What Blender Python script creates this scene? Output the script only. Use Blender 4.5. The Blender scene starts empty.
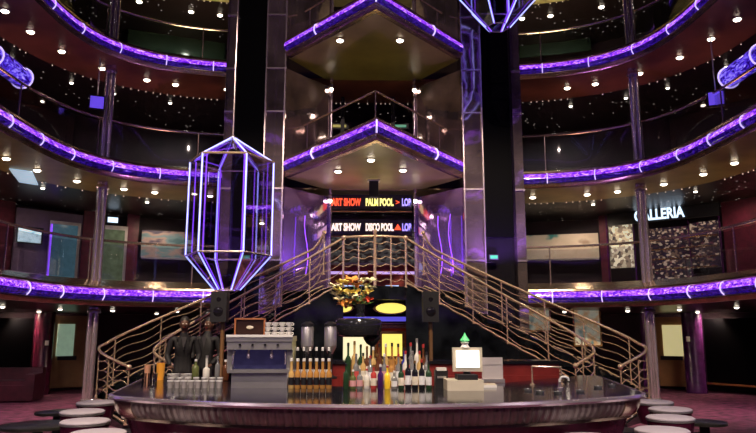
import bpy, bmesh, math, random
from mathutils import Vector, Matrix
random.seed(7)
sc = bpy.context.scene
col = sc.collection
PI = math.pi
# ---------------------------------------------------------------- camera
F = 665.0; PITCH = math.atan(115.5 / F); YAW = math.atan(16 / F); CX = -.27; CZ = 1.65
cam = bpy.data.cameras.new('camera'); cam.sensor_width = 36; cam.lens = 36 * F / 756
cam.clip_end = 200; cam.clip_start = .05
co = bpy.data.objects.new('camera', cam); col.objects.link(co)
co.location = (CX, 0, CZ); co.rotation_euler = (PI / 2 + PITCH, 0, -YAW)
sc.camera = co
# ---------------------------------------------------------------- world + exposure
w = bpy.data.worlds.new('world'); sc.world = w; w.use_nodes = True
w.node_tree.nodes['Background'].inputs[0].default_value = (.10, .06, .16, 1)
w.node_tree.nodes['Background'].inputs[1].default_value = .02
sc.view_settings.view_transform = 'Standard'; sc.view_settings.look = 'None'
sc.view_settings.exposure = 0.0; sc.view_settings.gamma = 1; sc.view_settings.use_curve_mapping = False
sc.cycles.use_denoising = True
sc.cycles.max_bounces = 6; sc.cycles.glossy_bounces = 4; sc.cycles.transparent_max_bounces = 10
sc.cycles.sample_clamp_indirect = 4; sc.cycles.blur_glossy = .3

def lamp(kind, name, loc, energy, color, size=.3, aim=None, spot=120, blend=.6):
    l = bpy.data.lights.new(name, kind); l.energy = energy; l.color = color
    if kind == 'AREA': l.size = size
    else: l.shadow_soft_size = size
    if kind == 'SPOT': l.spot_size = math.radians(spot); l.spot_blend = blend
    o = bpy.data.objects.new(name, l); col.objects.link(o); o.location = loc
    if aim is not None:
        o.rotation_euler = (Vector(aim) - Vector(loc)).to_track_quat('-Z', 'Y').to_euler()
    return o
WARM = (1, .80, .58); VIO = (.40, .16, 1.0)
# unseen spots added over bar, stairs, stools and tower; lobby downlights; violet fill
lamp('SPOT', 'bar_spot', (-2.2, 4.0, 10.8), 3200, WARM, .12, (-1.3, 7.2, 1), 34)
lamp('SPOT', 'bar_spot', (2.4, 4.0, 10.8), 1800, WARM, .12, (1.2, 7.2, 1), 34)
lamp('SPOT', 'bar_spot', (0, 1.0, 9.0), 2300, (1, .86, .76), .15, (0, 6.2, 1), 46)
lamp('SPOT', 'front_fill', (-1.6, -1.5, 5.0), 150, (1, .82, .74), .15, (-1.2, 5.4, .8), 50)  # unseen pair added to brighten the bar front
lamp('SPOT', 'front_fill', (1.6, -1.5, 5.0), 150, (1, .82, .74), .15, (1.2, 5.4, .8), 50)
lamp('SPOT', 'flower_fill', (.6, 2.5, 6.5), 4200, WARM, .08, (-.2, 9.35, 2.0), 12)  # added spot that brightens the bouquet
lamp('SPOT', 'stair_spot', (-3, 5, 10.8), 7500, WARM, .12, (-3, 14.3, 2.2), 44)
lamp('SPOT', 'stair_spot', (3, 5, 10.8), 7500, WARM, .12, (3, 14.3, 2.2), 44)
lamp('SPOT', 'tower_fill', (0, 2, 10.8), 1900, (1, .76, .66), .05, (0, 16, 7.2), 50)  # added spot that lifts the dark mirrors and pilasters
for sx in (-1, 1):
    lamp('SPOT', 'stool_spot', (sx * 4.6, 3.0, 5.0), 340, (1, .84, .9), .1, (sx * 3.0, 7.2, .8), 60)
    lamp('SPOT', 'lobby_light', (sx * 9.4, 18.2, 2.12), 80, (1, .72, .55), .06, (sx * 9.4, 19.3, .6), 150)
    lamp('SPOT', 'lobby_light', (sx * 8.2, 13.5, 2.12), 190, (1, .68, .75), .06, (sx * 8.0, 14.0, 0), 150)
    lamp('SPOT', 'lobby_light', (sx * 5.6, 17.6, 2.12), 60, (1, .72, .6), .06, (sx * 5.8, 17.4, 0), 150)
    for x_, y_ in ((9.4, 16.6), (6.2, 19.6), (10.2, 12.5)):
        lamp('SPOT', 'gallery_light', (sx * x_, y_, 5.12), 85, (1, .76, .55), .08, (sx * x_ * 1.05, y_ + .3, 2.6), 165)
    for x_, y_ in ((9.0, 16.6), (5.6, 19.6)):
        lamp('SPOT', 'gallery_light', (sx * x_, y_, 8.12), 60, (.85, .85, .75), .08, (sx * x_ * 1.05, y_ + .4, 5.6), 165)
        lamp('SPOT', 'gallery_light', (sx * x_, y_, 11.12), 60, (.85, .9, .7), .08, (sx * x_ * 1.05, y_ + .4, 8.6), 165)
    for px_, py_ in ((7.6, 14.6), (5.6, 17.3), (7.6, 10.5)):  # added floating area lamps, stand in for bounced light on the soffits
        lamp('AREA', 'soffit_fill', (sx * px_, py_, 2.64), 14, (1, .72, .38), .7, (sx * (px_ + .3), py_ + .3, 5.1))
        lamp('AREA', 'soffit_fill', (sx * px_, py_, 5.68), 13, (1, .50, .34), .7, (sx * (px_ + .3), py_ + .3, 8.1))
    lamp('AREA', 'soffit_fill', (sx * 5, 18.0, 8.68), 50, (1, .82, .42), 1.0, (sx * 5, 18.2, 11.1))
for sx in (-1, 1):
    lamp('SPOT', 'violet_fill', (sx * 2.9, 14.9, 3.0), 260, VIO, .03, (sx * 2.9, 15.6, 5.2), 120)  # added violet spots, stand in for neon glow on the lower tower
    lamp('SPOT', 'violet_fill', (sx * 1.7, 15.3, 2.9), 160, VIO, .03, (sx * 1.8, 15.9, 4.6), 120)
lamp('AREA', 'prow_fill', (0, 15.8, 3.6), 14, (1, .78, .38), .6, (0, 14.8, 5.1))  # added area lamps, fill the undersides of the pointed balconies
lamp('AREA', 'prow_fill', (0, 15.8, 6.1), 6, (1, .75, .35), .6, (0, 14.6, 8.1))

# ---------------------------------------------------------------- materials
def mat(name, base, rough=.5, metal=0, emi=None, es=0, var=.0, vs=6, spec=.5, coat=0, alpha=1, bump=0, bs=30):
    m = bpy.data.materials.new(name); m.use_nodes = True
    nt = m.node_tree; b = nt.nodes['Principled BSDF']
    b.inputs['Base Color'].default_value = (*base, 1); b.inputs['Roughness'].default_value = rough
    b.inputs['Metallic'].default_value = metal; b.inputs['Specular IOR Level'].default_value = spec
    b.inputs['Coat Weight'].default_value = coat; b.inputs['Alpha'].default_value = alpha
    if emi: b.inputs['Emission Color'].default_value = (*emi, 1); b.inputs['Emission Strength'].default_value = es
    if var or bump:
        tc = nt.nodes.new('ShaderNodeTexCoord'); n = nt.nodes.new('ShaderNodeTexNoise')
        n.inputs['Scale'].default_value = vs; n.inputs['Detail'].default_value = 4
        nt.links.new(tc.outputs['Object'], n.inputs['Vector'])
        if var:
            r = nt.nodes.new('ShaderNodeValToRGB')
            r.color_ramp.elements[0].position = .3; r.color_ramp.elements[1].position = .7
            r.color_ramp.elements[0].color = (*[max(0, c * (1 - var)) for c in base], 1)
            r.color_ramp.elements[1].color = (*[min(1, c * (1 + var)) for c in base], 1)
            nt.links.new(n.outputs['Fac'], r.inputs['Fac']); nt.links.new(r.outputs['Color'], b.inputs['Base Color'])
        if bump:
            n2 = nt.nodes.new('ShaderNodeTexNoise'); n2.inputs['Scale'].default_value = bs
            nt.links.new(tc.outputs['Object'], n2.inputs['Vector'])
            bp = nt.nodes.new('ShaderNodeBump'); bp.inputs['Strength'].default_value = bump; bp.inputs['Distance'].default_value = .02
            nt.links.new(n2.outputs['Fac'], bp.inputs['Height']); nt.links.new(bp.outputs['Normal'], b.inputs['Normal'])
    return m

def neon_mat(name, dark, mid, hi, strength, scale=7, p=(.40, .52, .72)):
    """rippled backlit glass: colour bands from noise"""
    m = bpy.data.materials.new(name); m.use_nodes = True; nt = m.node_tree; b = nt.nodes['Principled BSDF']
    tc = nt.nodes.new('ShaderNodeTexCoord'); mp = nt.nodes.new('ShaderNodeMapping'); mp.inputs['Scale'].default_value = (1, 1, 2.2)
    n = nt.nodes.new('ShaderNodeTexNoise'); n.inputs['Scale'].default_value = scale; n.inputs['Detail'].default_value = 6; n.inputs['Distortion'].default_value = 1.6
    r = nt.nodes.new('ShaderNodeValToRGB'); e = r.color_ramp.elements
    e[0].position = p[0]; e[0].color = (*dark, 1); e[1].position = p[2]; e[1].color = (*hi, 1)
    x = e.new(p[1]); x.color = (*mid, 1)
    nt.links.new(tc.outputs['Object'], mp.inputs[0]); nt.links.new(mp.outputs[0], n.inputs['Vector'])
    nt.links.new(n.outputs['Fac'], r.inputs[0]); nt.links.new(r.outputs[0], b.inputs['Emission Color'])
    b.inputs['Emission Strength'].default_value = strength
    b.inputs['Base Color'].default_value = (.02, .01, .08, 1); b.inputs['Roughness'].default_value = .12; b.inputs['Coat Weight'].default_value = .5
    return m

def glint_mat(name, base, scale, density, strength, colr=(1, .85, .75), rough=.34):
    """dark polished panel with glowing dots painted in for mirrored lights"""
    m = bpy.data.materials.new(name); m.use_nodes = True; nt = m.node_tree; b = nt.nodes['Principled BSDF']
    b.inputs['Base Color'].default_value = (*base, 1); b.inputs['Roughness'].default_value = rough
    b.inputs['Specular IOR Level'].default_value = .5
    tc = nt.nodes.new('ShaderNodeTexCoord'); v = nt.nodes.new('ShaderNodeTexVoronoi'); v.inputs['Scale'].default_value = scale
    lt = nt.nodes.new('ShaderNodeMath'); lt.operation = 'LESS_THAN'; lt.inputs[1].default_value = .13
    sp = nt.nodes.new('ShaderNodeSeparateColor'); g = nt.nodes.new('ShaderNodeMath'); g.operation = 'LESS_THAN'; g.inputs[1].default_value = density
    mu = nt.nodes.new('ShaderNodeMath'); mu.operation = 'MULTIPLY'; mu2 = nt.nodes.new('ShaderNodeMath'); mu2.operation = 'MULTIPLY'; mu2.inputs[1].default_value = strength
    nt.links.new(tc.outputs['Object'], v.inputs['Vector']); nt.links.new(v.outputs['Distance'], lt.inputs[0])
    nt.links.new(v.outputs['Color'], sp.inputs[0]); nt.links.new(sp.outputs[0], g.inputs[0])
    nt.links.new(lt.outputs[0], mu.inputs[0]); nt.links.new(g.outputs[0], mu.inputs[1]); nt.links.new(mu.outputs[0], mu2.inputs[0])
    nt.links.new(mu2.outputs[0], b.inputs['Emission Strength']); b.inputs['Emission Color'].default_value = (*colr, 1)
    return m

def glass_mat(name, tint, refl=.5, rough=.02):
    """thin clear sheet: mostly see-through with fresnel reflection"""
    m = bpy.data.materials.new(name); m.use_nodes = True; nt = m.node_tree
    for n in list(nt.nodes):
        if n.type == 'BSDF_PRINCIPLED': nt.nodes.remove(n)
    out = nt.nodes['Material Output']; t = nt.nodes.new('ShaderNodeBsdfTransparent'); t.inputs[0].default_value = (*tint, 1)
    g = nt.nodes.new('ShaderNodeBsdfGlossy'); g.inputs['Roughness'].default_value = rough
    lw = nt.nodes.new('ShaderNodeFresnel'); lw.inputs[0].default_value = 1.5
    mu = nt.nodes.new('ShaderNodeMath'); mu.operation = 'MULTIPLY'; mu.inputs[1].default_value = refl * 2; mu.use_clamp = True
    mx = nt.nodes.new('ShaderNodeMixShader')
    nt.links.new(lw.outputs[0], mu.inputs[0]); nt.links.new(mu.outputs[0], mx.inputs[0])
    nt.links.new(t.outputs[0], mx.inputs[1]); nt.links.new(g.outputs[0], mx.inputs[2]); nt.links.new(mx.outputs[0], out.inputs[0])
    return m

def pic_mat(name, cols, scale, es, kind='noise', stretch=(1, 1, 1)):
    m = bpy.data.materials.new(name); m.use_nodes = True; nt = m.node_tree; b = nt.nodes['Principled BSDF']
    tc = nt.nodes.new('ShaderNodeTexCoord'); mp = nt.nodes.new('ShaderNodeMapping'); mp.inputs['Scale'].default_value = stretch
    if kind == 'voro':
        n = nt.nodes.new('ShaderNodeTexVoronoi'); outp = 'Color'
    else:
        n = nt.nodes.new('ShaderNodeTexNoise'); n.inputs['Detail'].default_value = 3; outp = 'Fac'
    n.inputs['Scale'].default_value = scale
    r = nt.nodes.new('ShaderNodeValToRGB'); r.color_ramp.interpolation = 'CONSTANT' if kind == 'voro' else 'EASE'
    e = r.color_ramp.elements; k = len(cols)
    lo, hi = (0, .92) if kind == 'voro' else (.34, .66)
    e[0].position = lo; e[0].color = (*cols[0], 1); e[1].position = hi; e[1].color = (*cols[-1], 1)
    for i in range(1, k - 1):
        x = e.new(lo + (hi - lo) * i / (k - 1)); x.color = (*cols[i], 1)
    nt.links.new(tc.outputs['Object'], mp.inputs[0]); nt.links.new(mp.outputs[0], n.inputs['Vector'])
    nt.links.new(n.outputs[outp], r.inputs[0]); nt.links.new(r.outputs[0], b.inputs['Base Color'])
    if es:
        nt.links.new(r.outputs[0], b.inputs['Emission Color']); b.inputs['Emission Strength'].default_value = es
    b.inputs['Roughness'].default_value = .4
    return m

M = dict(
    carpet=mat('carpet', (.15, .035, .075), .95, var=.75, vs=5, bump=.3, bs=60),
    landing=mat('landing_carpet', (.10, .03, .06), .9, var=.4),
    slab=mat('slab_core', (.02, .012, .02), .6),
    sof2=mat('soffit_gold', (.33, .23, .09), .35, .2, var=.25, vs=1.5),
    sof3=mat('soffit_mahogany', (.20, .065, .038), .3, 0, var=.3, vs=1.5, coat=.3),
    sof4=mat('soffit_beige', (.40, .34, .16), .4, 0, var=.2),
    sof1=mat('soffit_dark', (.035, .015, .02), .3, 0, var=.2),
    glints=glint_mat('glint_ceiling', (.014, .007, .009), 8, .20, .9),
    wall=mat('wall_dark', (.026, .010, .018), .6, 0, var=.4, vs=2),
    wallg=mat('wall_green_glass', (.03, .05, .035), .12, 0, var=.3, vs=1),
    black=mat('black_gloss', (.010, .009, .012), .10, 0, spec=.5),
    blackm=mat('black_matte', (.008, .007, .009), .5, var=.2),
    marble=mat('black_marble', (.005, .006, .008), .10, 0, var=.7, vs=3, spec=.5),
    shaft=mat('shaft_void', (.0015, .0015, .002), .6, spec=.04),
    mirror=mat('bronze_mirror', (.44, .34, .34), .06, .84, var=.45, vs=1.4, bump=.22, bs=2.0),
    mirrorv=mat('mirror_violet_reflection', (.36, .24, .48), .08, .80, var=.4, vs=1.2, bump=.25, bs=3),  # reflected violet light tinted into the mirror colour
    chrome=mat('chrome', (.74, .62, .66), .2, .82, bump=.05, bs=4),
    steel=mat('stainless', (.58, .55, .52), .28, .75, var=.1),
    brass=mat('brass_ledge', (.55, .40, .26), .22, .95, var=.3, vs=3, bump=.25, bs=8),
    bronze=mat('rose_bronze', (.90, .66, .46), .24, .75, var=.12),
    railm=mat('hand_rail', (.56, .43, .40), .24, .85),
    neon=neon_mat('violet_neon_glass', (.05, .0, .30), (.27, .035, .92), (.75, .45, 1.0), 1.9, 8),
    neonl=neon_mat('blue_neon_glass', (.002, .0, .03), (.018, .002, .20), (.08, .02, .50), .75, 8),
    neonr=neon_mat('blue_swirl_glass', (.01, .0, .12), (.08, .03, .75), (.45, .35, 1.0), 1.1, 5),
    seam=mat('seam_lit', (.5, .4, .8), .2, 0, (.62, .48, 1.0), 1.2),
    tube=mat('neon_tube', (.4, .4, .9), .2, 0, (.30, .33, 1.0), 1.9),
    tubev=mat('neon_tube_violet', (.3, .1, .9), .2, 0, (.22, .06, .9), 1.5),
    lens=mat('lamp_lens', (1, .9, .8), .3, 0, (1, .84, .66), 14),
    lens2=mat('lamp_lens_small', (1, .9, .8), .3, 0, (1, .86, .70), 7),
    bead=mat('bead_light', (1, .9, .8), .3, 0, (1, .75, .60), .8),
    glass=glass_mat('clear_glass', (.86, .87, .90), .16),
    dglass=glass_mat('smoked_glass', (.66, .60, .74), .3),
    sofam=mat('sofa_leather', (.06, .010, .018), .4, var=.3),
    maroon=mat('maroon_lacquer', (.085, .010, .03), .25, 0, var=.3, coat=.3),
    purplec=mat('purple_lacquer', (.09, .02, .11), .22, 0, var=.3, coat=.4),
    redp=mat('oxblood_panel', (.20, .022, .018), .3, 0, var=.2),
    flute=mat('fluted_front', (.24, .20, .185), .35, .4, var=.2),
    champ=mat('champagne_metal', (.72, .58, .44), .22, 1, var=.1),
    vinyl=mat('pale_vinyl', (.50, .44, .48), .45, 0, var=.06, vs=8),
    olive=mat('olive_top', (.05, .05, .035), .35, var=.3),
    wood=mat('door_wood', (.40, .22, .07), .4, 0, var=.25, vs=2),
    woodd=mat('door_wood_dim', (.28, .17, .07), .45, 0, var=.25, vs=2),
    winy=mat('window_yellow', (.8, .7, .35), .4, 0, (.85, .74, .36), .55, var=.1),
    wing=mat('window_green', (.5, .6, .45), .4, 0, (.32, .48, .34), .42, var=.1),
    brown=mat('brown_pole', (.16, .08, .03), .4),
    white=mat('white_china', (.75, .72, .68), .3, var=.04),
    paper=mat('paper_grey', (.42, .37, .36), .6, var=.06),
    cream=mat('cream_plastic', (.62, .55, .42), .4, var=.05),
    orange=mat('orange_juice', (.85, .36, .04), .3, 0, (.8, .3, .03), .10, var=.1),
    peach=mat('peach_plastic', (.75, .38, .22), .4, var=.1),
    copper=mat('copper_frame', (.55, .20, .08), .3, .4, var=.1),
    screen=mat('screen_white', (.9, .9, .85), .3, 0, (1, .97, .86), 1.15),
    tvscr=pic_mat('tv_picture', [(.15, .30, .45), (.55, .75, .85), (.75, .9, .95)], 3, .9),
    bluescr=mat('blue_screen', (.1, .05, .6), .3, 0, (.14, .07, .75), .9, var=.3),
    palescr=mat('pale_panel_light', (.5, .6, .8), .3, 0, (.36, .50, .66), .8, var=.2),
    yell=mat('yellow_backlit', (.9, .8, .2), .4, 0, (1, .82, .16), 1.15, var=.15),
    creaml=mat('cream_backlit', (.95, .9, .6), .4, 0, (1, .90, .52), 1.05, var=.1),
    gold=mat('gold_frame', (.75, .42, .14), .25, .8, var=.15),
    bluel=mat('blue_strip', (.1, .1, .8), .3, 0, (.12, .10, .80), .8),
    lilac=mat('lilac_strip', (.6, .4, .9), .3, 0, (.62, .42, .95), .95),
    sky=mat('blue_white_strip', (.4, .6, .9), .3, 0, (.35, .52, .95), .95),
    lavw=mat('lavender_wall', (.20, .14, .24), .5, 0, var=.1),
    burg=mat('burgundy_wall', (.10, .012, .03), .35, 0, var=.3),
    shop=pic_mat('shop_shelves', [(.015, .006, .01), (.05, .02, .025), (.02, .01, .02), (.16, .10, .07), (.02, .01, .02), (.02, .01, .02), (.50, .38, .28), (.03, .015, .03), (.02, .01, .03), (.10, .02, .04), (.015, .01, .02)], 15, .5, 'voro', (1, 1, 1.4)),
    shopb=pic_mat('shop_window_bright', [(.10, .07, .05), (.5, .42, .28), (.25, .18, .12), (.75, .68, .5), (.04, .03, .03)], 11, .7, 'voro'),
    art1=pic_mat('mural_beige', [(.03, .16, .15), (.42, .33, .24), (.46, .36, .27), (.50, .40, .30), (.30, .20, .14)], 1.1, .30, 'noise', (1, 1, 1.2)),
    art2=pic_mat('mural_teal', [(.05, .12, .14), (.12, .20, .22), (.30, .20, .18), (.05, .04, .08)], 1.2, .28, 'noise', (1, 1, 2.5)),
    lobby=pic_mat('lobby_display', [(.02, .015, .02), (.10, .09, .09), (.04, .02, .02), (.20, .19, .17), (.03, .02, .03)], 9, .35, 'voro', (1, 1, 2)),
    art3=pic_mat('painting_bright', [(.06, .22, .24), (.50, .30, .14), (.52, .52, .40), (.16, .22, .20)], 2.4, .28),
    exitg=mat('green_sign', (0, .10, .03), .5, 0, (.02, .70, .18), 1.1),
    signw=mat('sign_letters', (.6, .8, 1), .3, 0, (.62, .80, 1.0), 1.6),
    redled=mat('red_led', (1, .1, .05), .3, 0, (1, .10, .03), 1.3),
    yelled=mat('yellow_led', (1, .9, .3), .3, 0, (.90, .85, .22), 1.4),
    viled=mat('violet_led', (.5, .4, 1), .3, 0, (.40, .34, 1), 1.2),
    whled=mat('cream_led', (1, .9, .7), .3, 0, (1, .80, .60), 1.4),
    suit=mat('black_suit', (.006, .005, .007), .7, var=.2), skin=mat('skin', (.10, .045, .028), .5), hair=mat('dark_hair', (.012, .008, .006), .6),
    leaf=mat('green_leaf', (.08, .16, .04), .5, var=.3), pot=mat('vase_black', (.008, .008, .01), .12),
)

# ---------------------------------------------------------------- mesh builder
class MB:
    def __init__(s): s.v = []; s.f = []
    def add(s, vs, fs):
        n = len(s.v); s.v += [tuple(v) for v in vs]; s.f += [tuple(i + n for i in f) for f in fs]; return s
    def box(s, c, d, rz=0, taper=1):
        x, y, z = d[0] / 2, d[1] / 2, d[2] / 2; ca, sa = math.cos(rz), math.sin(rz); vs = []
        for k, (i, j, l) in enumerate([(-1, -1, -1), (1, -1, -1), (1, 1, -1), (-1, 1, -1), (-1, -1, 1), (1, -1, 1), (1, 1, 1), (-1, 1, 1)]):
            t = taper if l > 0 else 1; a, b = i * x * t, j * y * t
            vs.append((c[0] + a * ca - b * sa, c[1] + a * sa + b * ca, c[2] + l * z))
        return s.add(vs, [(0, 3, 2, 1), (4, 5, 6, 7), (0, 1, 5, 4), (1, 2, 6, 5), (2, 3, 7, 6), (3, 0, 4, 7)])
    def lathe(s, prof, c=(0, 0, 0), n=20, sx=1, sy=1):
        vs = []; fs = []; k = len(prof)
        for r, z in prof:
            for i in range(n):
                a = 2 * PI * i / n; vs.append((c[0] + r * sx * math.cos(a), c[1] + r * sy * math.sin(a), c[2] + z))
        for j in range(k - 1):
            for i in range(n): fs.append((j * n + i, j * n + (i + 1) % n, (j + 1) * n + (i + 1) % n, (j + 1) * n + i))
        if prof[0][0] > 1e-5: fs.append(tuple(reversed(range(n))))
        if prof[-1][0] > 1e-5: fs.append(tuple((k - 1) * n + i for i in range(n)))
        return s.add(vs, fs)
    def tube(s, pts, r, n=8, closed=False, taper=None):
        P = [Vector(p) for p in pts]; k = len(P); vs = []; fs = []
        up = Vector((0, 0, 1)); last = None
        for i in range(k):
            a = P[(i - 1) % k] if (closed or i > 0) else P[i]; b = P[(i + 1) % k] if (closed or i < k - 1) else P[i]
            t = (b - a)
            if t.length < 1e-9: t = Vector((0, 0, 1))
            t.normalize()
            if last is None: nn = t.cross(up) if abs(t.z) < .95 else t.cross(Vector((1, 0, 0)))
            else: nn = last - t * last.dot(t)
            nn.normalize(); last = nn; bb = t.cross(nn); rr = r if taper is None else r * taper[i]
            for j in range(n):
                q = 2 * PI * j / n; vs.append(P[i] + (nn * math.cos(q) + bb * math.sin(q)) * rr)
        for i in range(k if closed else k - 1):
            i2 = (i + 1) % k
            for j in range(n): fs.append((i * n + j, i * n + (j + 1) % n, i2 * n + (j + 1) % n, i2 * n + j))
        if not closed: fs.append(tuple(reversed(range(n)))); fs.append(tuple((k - 1) * n + j for j in range(n)))
        return s.add(vs, fs)
    def prism(s, poly, z0, z1):
        n = len(poly); vs = [(p[0], p[1], z0) for p in poly] + [(p[0], p[1], z1) for p in poly]
        fs = [tuple(reversed(range(n))), tuple(range(n, 2 * n))] + [(i, (i + 1) % n, n + (i + 1) % n, n + i) for i in range(n)]
        return s.add(vs, fs)
    def sweep(s, path, nrm, prof, closed=False, closeprof=True):
        """prof of (outward offset, z) swept along a plan path"""
        k = len(prof); n = len(path); vs = []; fs = []
        for (p, q) in zip(path, nrm):
            for o, z in prof: vs.append((p[0] + q[0] * o, p[1] + q[1] * o, z))
        for i in range(n if closed else n - 1):
            i2 = (i + 1) % n
            for j in range(k if closeprof else k - 1): fs.append((i * k + j, i * k + (j + 1) % k, i2 * k + (j + 1) % k, i2 * k + j))
        if not closed and closeprof: fs.append(tuple(range(k))); fs.append(tuple((n - 1) * k + j for j in reversed(range(k))))
        return s.add(vs, fs)
    def ball(s, c, r, sx=1, sy=1, sz=1, n=12):
        return s.lathe([(max(1e-6, r * math.sin(PI * i / 8)) if 0 < i < 8 else 1e-6, -r * sz * math.cos(PI * i / 8)) for i in range(9)], c, n, sx, sy)
    def build(s, name, m, parent=None, smooth=True, loc=None, rz=0):
        me = bpy.data.meshes.new(name); me.from_pydata(s.v, [], s.f); me.materials.append(m)
        bm = bmesh.new(); bm.from_mesh(me); bmesh.ops.recalc_face_normals(bm, faces=bm.faces); bm.to_mesh(me); bm.free()
        if smooth:
            me.shade_smooth()
            try: me.set_sharp_from_angle(angle=math.radians(38))
            except Exception: pass
        o = bpy.data.objects.new(name, me); col.objects.link(o)
        if parent is not None: o.parent = parent
        if loc: o.location = loc
        if rz: o.rotation_euler.z = rz
        return o

def tag(o, label=None, cat=None, group=None, kind=None):
    if label: o['label'] = label
    if cat: o['category'] = cat
    if group: o['group'] = group
    if kind: o['kind'] = kind
    return o
def thing(name, label, cat, loc=(0, 0, 0), rz=0, group=None):
    o = bpy.data.objects.new(name, None); col.objects.link(o); o.location = loc; o.rotation_euler.z = rz
    o.empty_display_size = .1
    return tag(o, label, cat, group)
def struct(o): o['kind'] = 'structure'; return o
def copy_tree(o, parent=None):
    kids = list(o.children); c = o.copy(); col.objects.link(c); c.parent = parent
    for ch in kids: copy_tree(ch, c)
    return c
ORD = ['first', 'second', 'third', 'fourth', 'fifth', 'sixth', 'seventh', 'eighth', 'ninth', 'tenth', 'eleventh', 'twelfth',
       'thirteenth', 'fourteenth', 'fifteenth', 'sixteenth', 'seventeenth', 'eighteenth', 'nineteenth', 'twentieth']
def side(x): return 'coffee machine side' if x < 0 else 'cash register side'

# camera-based survey of the place (pixel of the photograph -> point at a known height / depth)
def ray(px, py):
    u = (px - 378) / F; v = (216.5 - py) / F
    y = math.cos(PITCH) - v * math.sin(PITCH); z = math.sin(PITCH) + v * math.cos(PITCH)
    c, s = math.cos(YAW), math.sin(YAW)
    return (u * c + y * s, -u * s + y * c, z)
def atY(px, py, Y):
    r = ray(px, py); t = Y / r[1]; return Vector((CX + t * r[0], Y, CZ + t * r[2]))
def atZ(px, py, Z):
    r = ray(px, py); t = (Z - CZ) / r[2]; return Vector((CX + t * r[0], t * r[1], Z))

# ---------------------------------------------------------------- atrium plan curve
def supc(a, b, n, yc, t0, t1, k):
    out = []
    for i in range(k + 1):
        t = t0 + (t1 - t0) * i / k; c, s = math.cos(t), math.sin(t)
        out.append((a * math.copysign(abs(c) ** (2 / n), c), yc + b * math.copysign(abs(s) ** (2 / n), s)))
    return out
dense = supc(6.95, 4.95, 3.8, 12, PI / 2, PI, 400) + supc(6.95, 6.5, 3.0, 3, PI, 1.5 * PI, 400)[1:] + \
        supc(6.95, 6.5, 3.0, 3, 1.5 * PI, 2 * PI, 400)[1:] + supc(6.95, 4.95, 3.8, 12, 0, PI / 2, 400)
def resample(pts, step):
    L = [0]
    for a, b in zip(pts, pts[1:]): L.append(L[-1] + math.dist(a, b))
    n = max(2, round(L[-1] / step)); out = []; j = 0
    for i in range(n + 1):
        s_ = L[-1] * i / n
        while j < len(L) - 2 and L[j + 1] < s_: j += 1
        d = L[j + 1] - L[j]; f = 0 if d < 1e-9 else (s_ - L[j]) / d
        out.append(tuple(pts[j][q] + (pts[j + 1][q] - pts[j][q]) * f for q in range(len(pts[0]))))
    return out
def normals(P):
    out = []
    for i in range(len(P)):
        a, b = P[max(0, i - 1)], P[min(len(P) - 1, i + 1)]
        tx, ty = b[0] - a[0], b[1] - a[1]; l = math.hypot(tx, ty) or 1
        out.append((ty / l * -1 * -1, -tx / l * 1))
    # outward for the counter-clockwise-from-back walk
    fx = [(n[0], n[1]) for n in out]
    cx_, cy_ = 0, 8
    if (P[len(P) // 4][0] - cx_) * fx[len(P) // 4][0] + (P[len(P) // 4][1] - cy_) * fx[len(P) // 4][1] < 0: fx = [(-a, -b) for a, b in fx]
    return fx
FULL = resample(dense, .3); FN = normals(FULL)
openp = [p for p in dense if not (p[1] > 12 and abs(p[0]) < 3.62)]
OPEN = resample(openp, .3); ON = normals(OPEN)
def ringpt(P, N, i, o): return (P[i][0] + N[i][0] * o, P[i][1] + N[i][1] * o)
WALL_O = 5.0

# ---------------------------------------------------------------- room shell
fl = MB().prism([(-14, -11), (14, -11), (14, 24), (-14, 24)], -.2, 0).build('floor', M['carpet'], smooth=False); struct(fl)
cl = MB().prism([(-14, -11), (14, -11), (14, 24), (-14, 24)], 15.2, 15.4).build('ceiling', M['glints'], smooth=False); struct(cl)
half = len(FULL) // 2
struct(MB().sweep(FULL[:half + 1], FN[:half + 1], [(WALL_O, 0), (WALL_O + .2, 0), (WALL_O + .2, 15.2), (WALL_O, 15.2)]).build('wall_left', M['wall']))
struct(MB().sweep(FULL[half:], FN[half:], [(WALL_O, 0), (WALL_O + .2, 0), (WALL_O + .2, 15.2), (WALL_O, 15.2)]).build('wall_right', M['wall']))
LV = [2.5, 5.55, 8.55, 11.55]
sofm = ['sof1', 'sof2', 'sof3', 'sof4']
for i, z in enumerate(LV):
    # deck slab, lit inner soffit strip, dark ceiling with painted glints behind it
    struct(MB().sweep(FULL, FN, [(.15, z - .20), (WALL_O, z - .24), (WALL_O, z + .02), (.15, z + .02)], closed=False).build('floor_gallery', M['slab']))
    struct(MB().sweep(FULL, FN, [(.0, z - .25), (1.6, z - .32), (1.6, z - .26), (.0, z - .205)], closed=False).build('ceiling_soffit', M[sofm[i]]))
    struct(MB().sweep(FULL, FN, [(1.6, z - .31), (WALL_O, z - .31), (WALL_O, z - .25), (1.6, z - .25)], closed=False).build('ceiling_dark', M['sof1'] if i == 0 else M['glints']))

LEVELN = ['lowest', 'second', 'third', 'top']
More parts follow.
